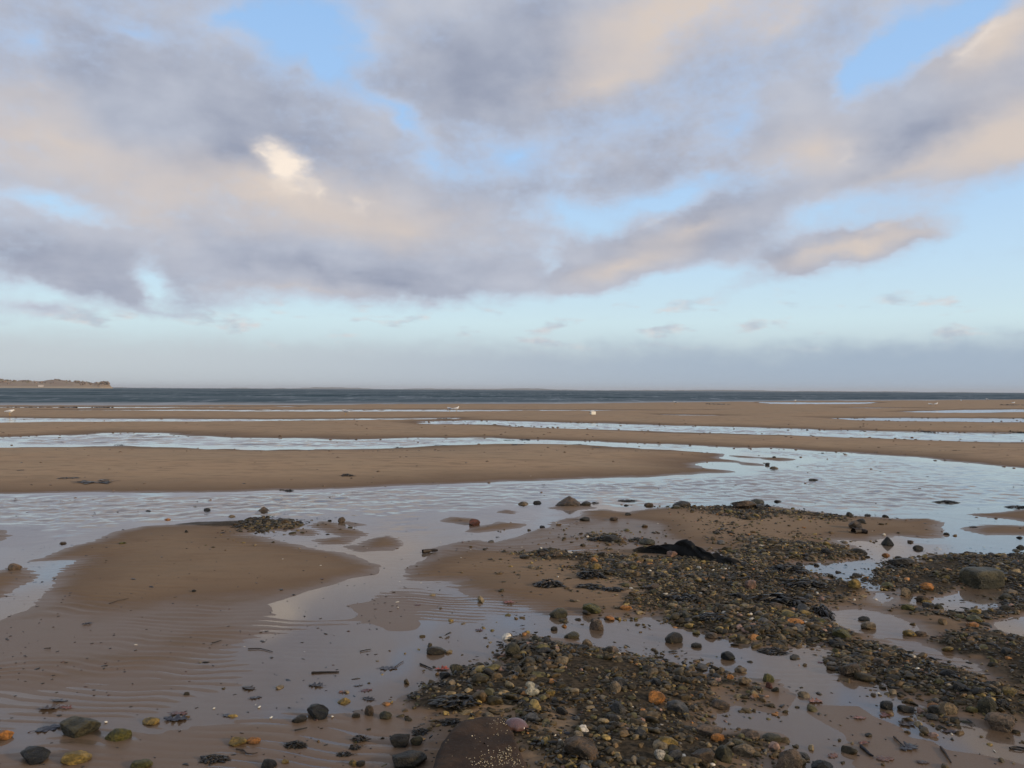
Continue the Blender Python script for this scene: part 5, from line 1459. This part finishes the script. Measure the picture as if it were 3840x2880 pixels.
# ------------------------------------------------------------------ white canister far out
m_plastic = solid("white_plastic", (0.74, 0.69, 0.58), 0.45, 0.4, 0.06)
m_capd = solid("dark_cap", (0.10, 0.08, 0.06), 0.5)
g, k = span(2223, 1567)
w_ = 20 * k; hgt_ = 13 * k
root = put("canister", None, (g[0], g[1], height_at(g[0], g[1])), (0, 0, 0.35), label="white plastic canister lying on the far sand", cat="canister")
P, f = ico(4)
P = np.sign(P) * np.abs(P) ** 0.32; P /= np.abs(P).max(0)
P = P * (w_ * 0.5, w_ * 0.34, hgt_ * 0.5) + (0, 0, hgt_ * 0.46)
put("body", mesh_np("body", P, f, m_plastic), parent=root)
def tube_mesh(name, pts, rad, mat, k=8, caps=True):
    pts = np.array(pts, float); V = []; n = len(pts)
    tan = np.gradient(pts, axis=0); tan /= np.linalg.norm(tan, axis=1)[:, None] + 1e-9
    rad = np.broadcast_to(rad, n)
    for i in range(n):
        a = np.cross(tan[i], (0.31, 0.2, 0.93)); a /= np.linalg.norm(a); b = np.cross(tan[i], a)
        for e in range(k):
            t = e / k * 2 * math.pi
            V.append(pts[i] + rad[i] * (a * math.cos(t) + b * math.sin(t)))
    Fq = [(i * k + e, i * k + (e + 1) % k, (i + 1) * k + (e + 1) % k, (i + 1) * k + e) for i in range(n - 1) for e in range(k)]
    me = bpy.data.meshes.new(name)
    me.from_pydata([tuple(v) for v in V], [], Fq + ([tuple(range(k))[::-1], tuple(range((n - 1) * k, n * k))] if caps else []))
    me.materials.append(mat)
    me.polygons.foreach_set('use_smooth', [True] * len(me.polygons))
    return me
put("cap", tube_mesh("cap", [(-w_ * 0.48, 0.02, hgt_ * 0.66), (-w_ * 0.60, 0.02, hgt_ * 0.66)], 0.028, m_capd), parent=root)
put("handle", tube_mesh("handle", [(-w_ * 0.42, 0, hgt_ * 0.8), (-w_ * 0.25, 0, hgt_ * 1.12), (w_ * 0.15, 0, hgt_ * 1.12), (w_ * 0.3, 0, hgt_ * 0.85)], 0.014, m_plastic), parent=root)

# ------------------------------------------------------------------ gulls
m_feather = solid("gull_white", (0.78, 0.76, 0.72), 0.6, 0.2, 0.05)
m_wing = solid("gull_grey", (0.42, 0.43, 0.45), 0.6, 0.2, 0.08)
m_beak = solid("gull_beak", (0.55, 0.33, 0.05), 0.4)
def gull_body(head_up=1.0):
    """one continuous bird body: tail, trunk, neck, head"""
    S = [(-0.23, 0.165, 0.006), (-0.19, 0.170, 0.022), (-0.12, 0.178, 0.045), (-0.03, 0.185, 0.066), (0.05, 0.198, 0.067), (0.10, 0.222, 0.050), (0.125, 0.222 + 0.035 * head_up, 0.036),
         (0.14, 0.222 + 0.065 * head_up, 0.036), (0.16, 0.222 + 0.075 * head_up, 0.034), (0.185, 0.222 + 0.07 * head_up, 0.02), (0.195, 0.222 + 0.066 * head_up, 0.008)]
    pts = [(x, 0, z) for x, z, r in S]
    return tube_mesh("body", pts, np.array([r for x, z, r in S]), m_feather, 12)
body_up, body_low = gull_body(1.0), gull_body(0.3)
wing_me = []
for sgn in (1, -1):
    P, f = ico(2)
    P = P * (0.150, 0.016, 0.045) + (-0.07, sgn * 0.062, 0.195)
    P[:, 2] -= 0.25 * np.clip(-P[:, 0] - 0.07, 0, 1) * 0.3
    wing_me.append(mesh_np("wing", P, f, m_wing))
beaks = [tube_mesh("beak", [(0.19, 0, 0.222 + q), (0.22, 0, 0.218 + q), (0.24, 0, 0.206 + q)], np.array([0.010, 0.008, 0.003]), m_beak, 6) for q in (0.066, 0.018)]
leg_me = [tube_mesh("leg", [(0.0, s * 0.03, 0.14), (0.005, s * 0.03, 0.07), (0.0, s * 0.03, 0.004), (0.045, s * 0.03, 0.003)], 0.006, m_beak, 6) for s in (1, -1)]
GULL = [(1686, 1544, 2.6, 0, "white gull on the wet sand near the sea, left bird of the close pair"), (1711, 1543, 0.5, 1, "white gull on the wet sand near the sea, right bird of the close pair"),
        (3488, 1527, 2.9, 0, "gull on the far right sandbank, left bird of its pair"), (3510, 1527, 0.2, 1, "gull on the far right sandbank, right bird of its pair"),
        (3604, 1512, 1.2, 1, "lone gull near the sea's edge on the far right"), (3702, 1504, 2.8, 1, "lone gull farthest out on the right, by the sea's edge"), (3801, 1521, 0.3, 0, "gull standing on the dark wrack at the far right"),
        (2982, 1508, 0.6, 0, "lone gull near the sea right of the middle"), (2532, 1523, 2.7, 0, "lone gull on the far sand above the white canister's right"), (36, 1562, 0.4, 0, "lone gull on the far sand by the left picture edge"), (1296, 1563, 2.8, 0, "lone gull on the far sand left of the close pair")]
first = None
for x, yb, rz, up, lab in GULL:
    g, k = span(x, yb)
    root = put("gull", None, (g[0], g[1], max(0.0, height_at(g[0], g[1]))), (0, 0, rz), (1.15, 1.15, 1.15), label=lab, cat="gull", group="gulls on the far sand")
    put("body", body_up if up else body_low, parent=root)
    for wm in wing_me: put("wing", wm, parent=root)
    put("beak", beaks[0] if up else beaks[1], parent=root)
    for lm in leg_me: put("leg", lm, parent=root)

# ------------------------------------------------------------------ sea air
m_haze, N = material("haze")
pv = N.node('ShaderNodeVolumePrincipled', {'Color': (0.80, 0.85, 0.92), 'Density': 0.00008, 'Anisotropy': 0.0})
finish(N, None, pv.outputs[0])
if HAZE:
    v, f = box(-20000, 20000, -400, 26000, -12.0, 70.0)
    put("haze", mesh_np("haze", v, f, m_haze, False), kind='stuff', label="thin sea haze over the water")
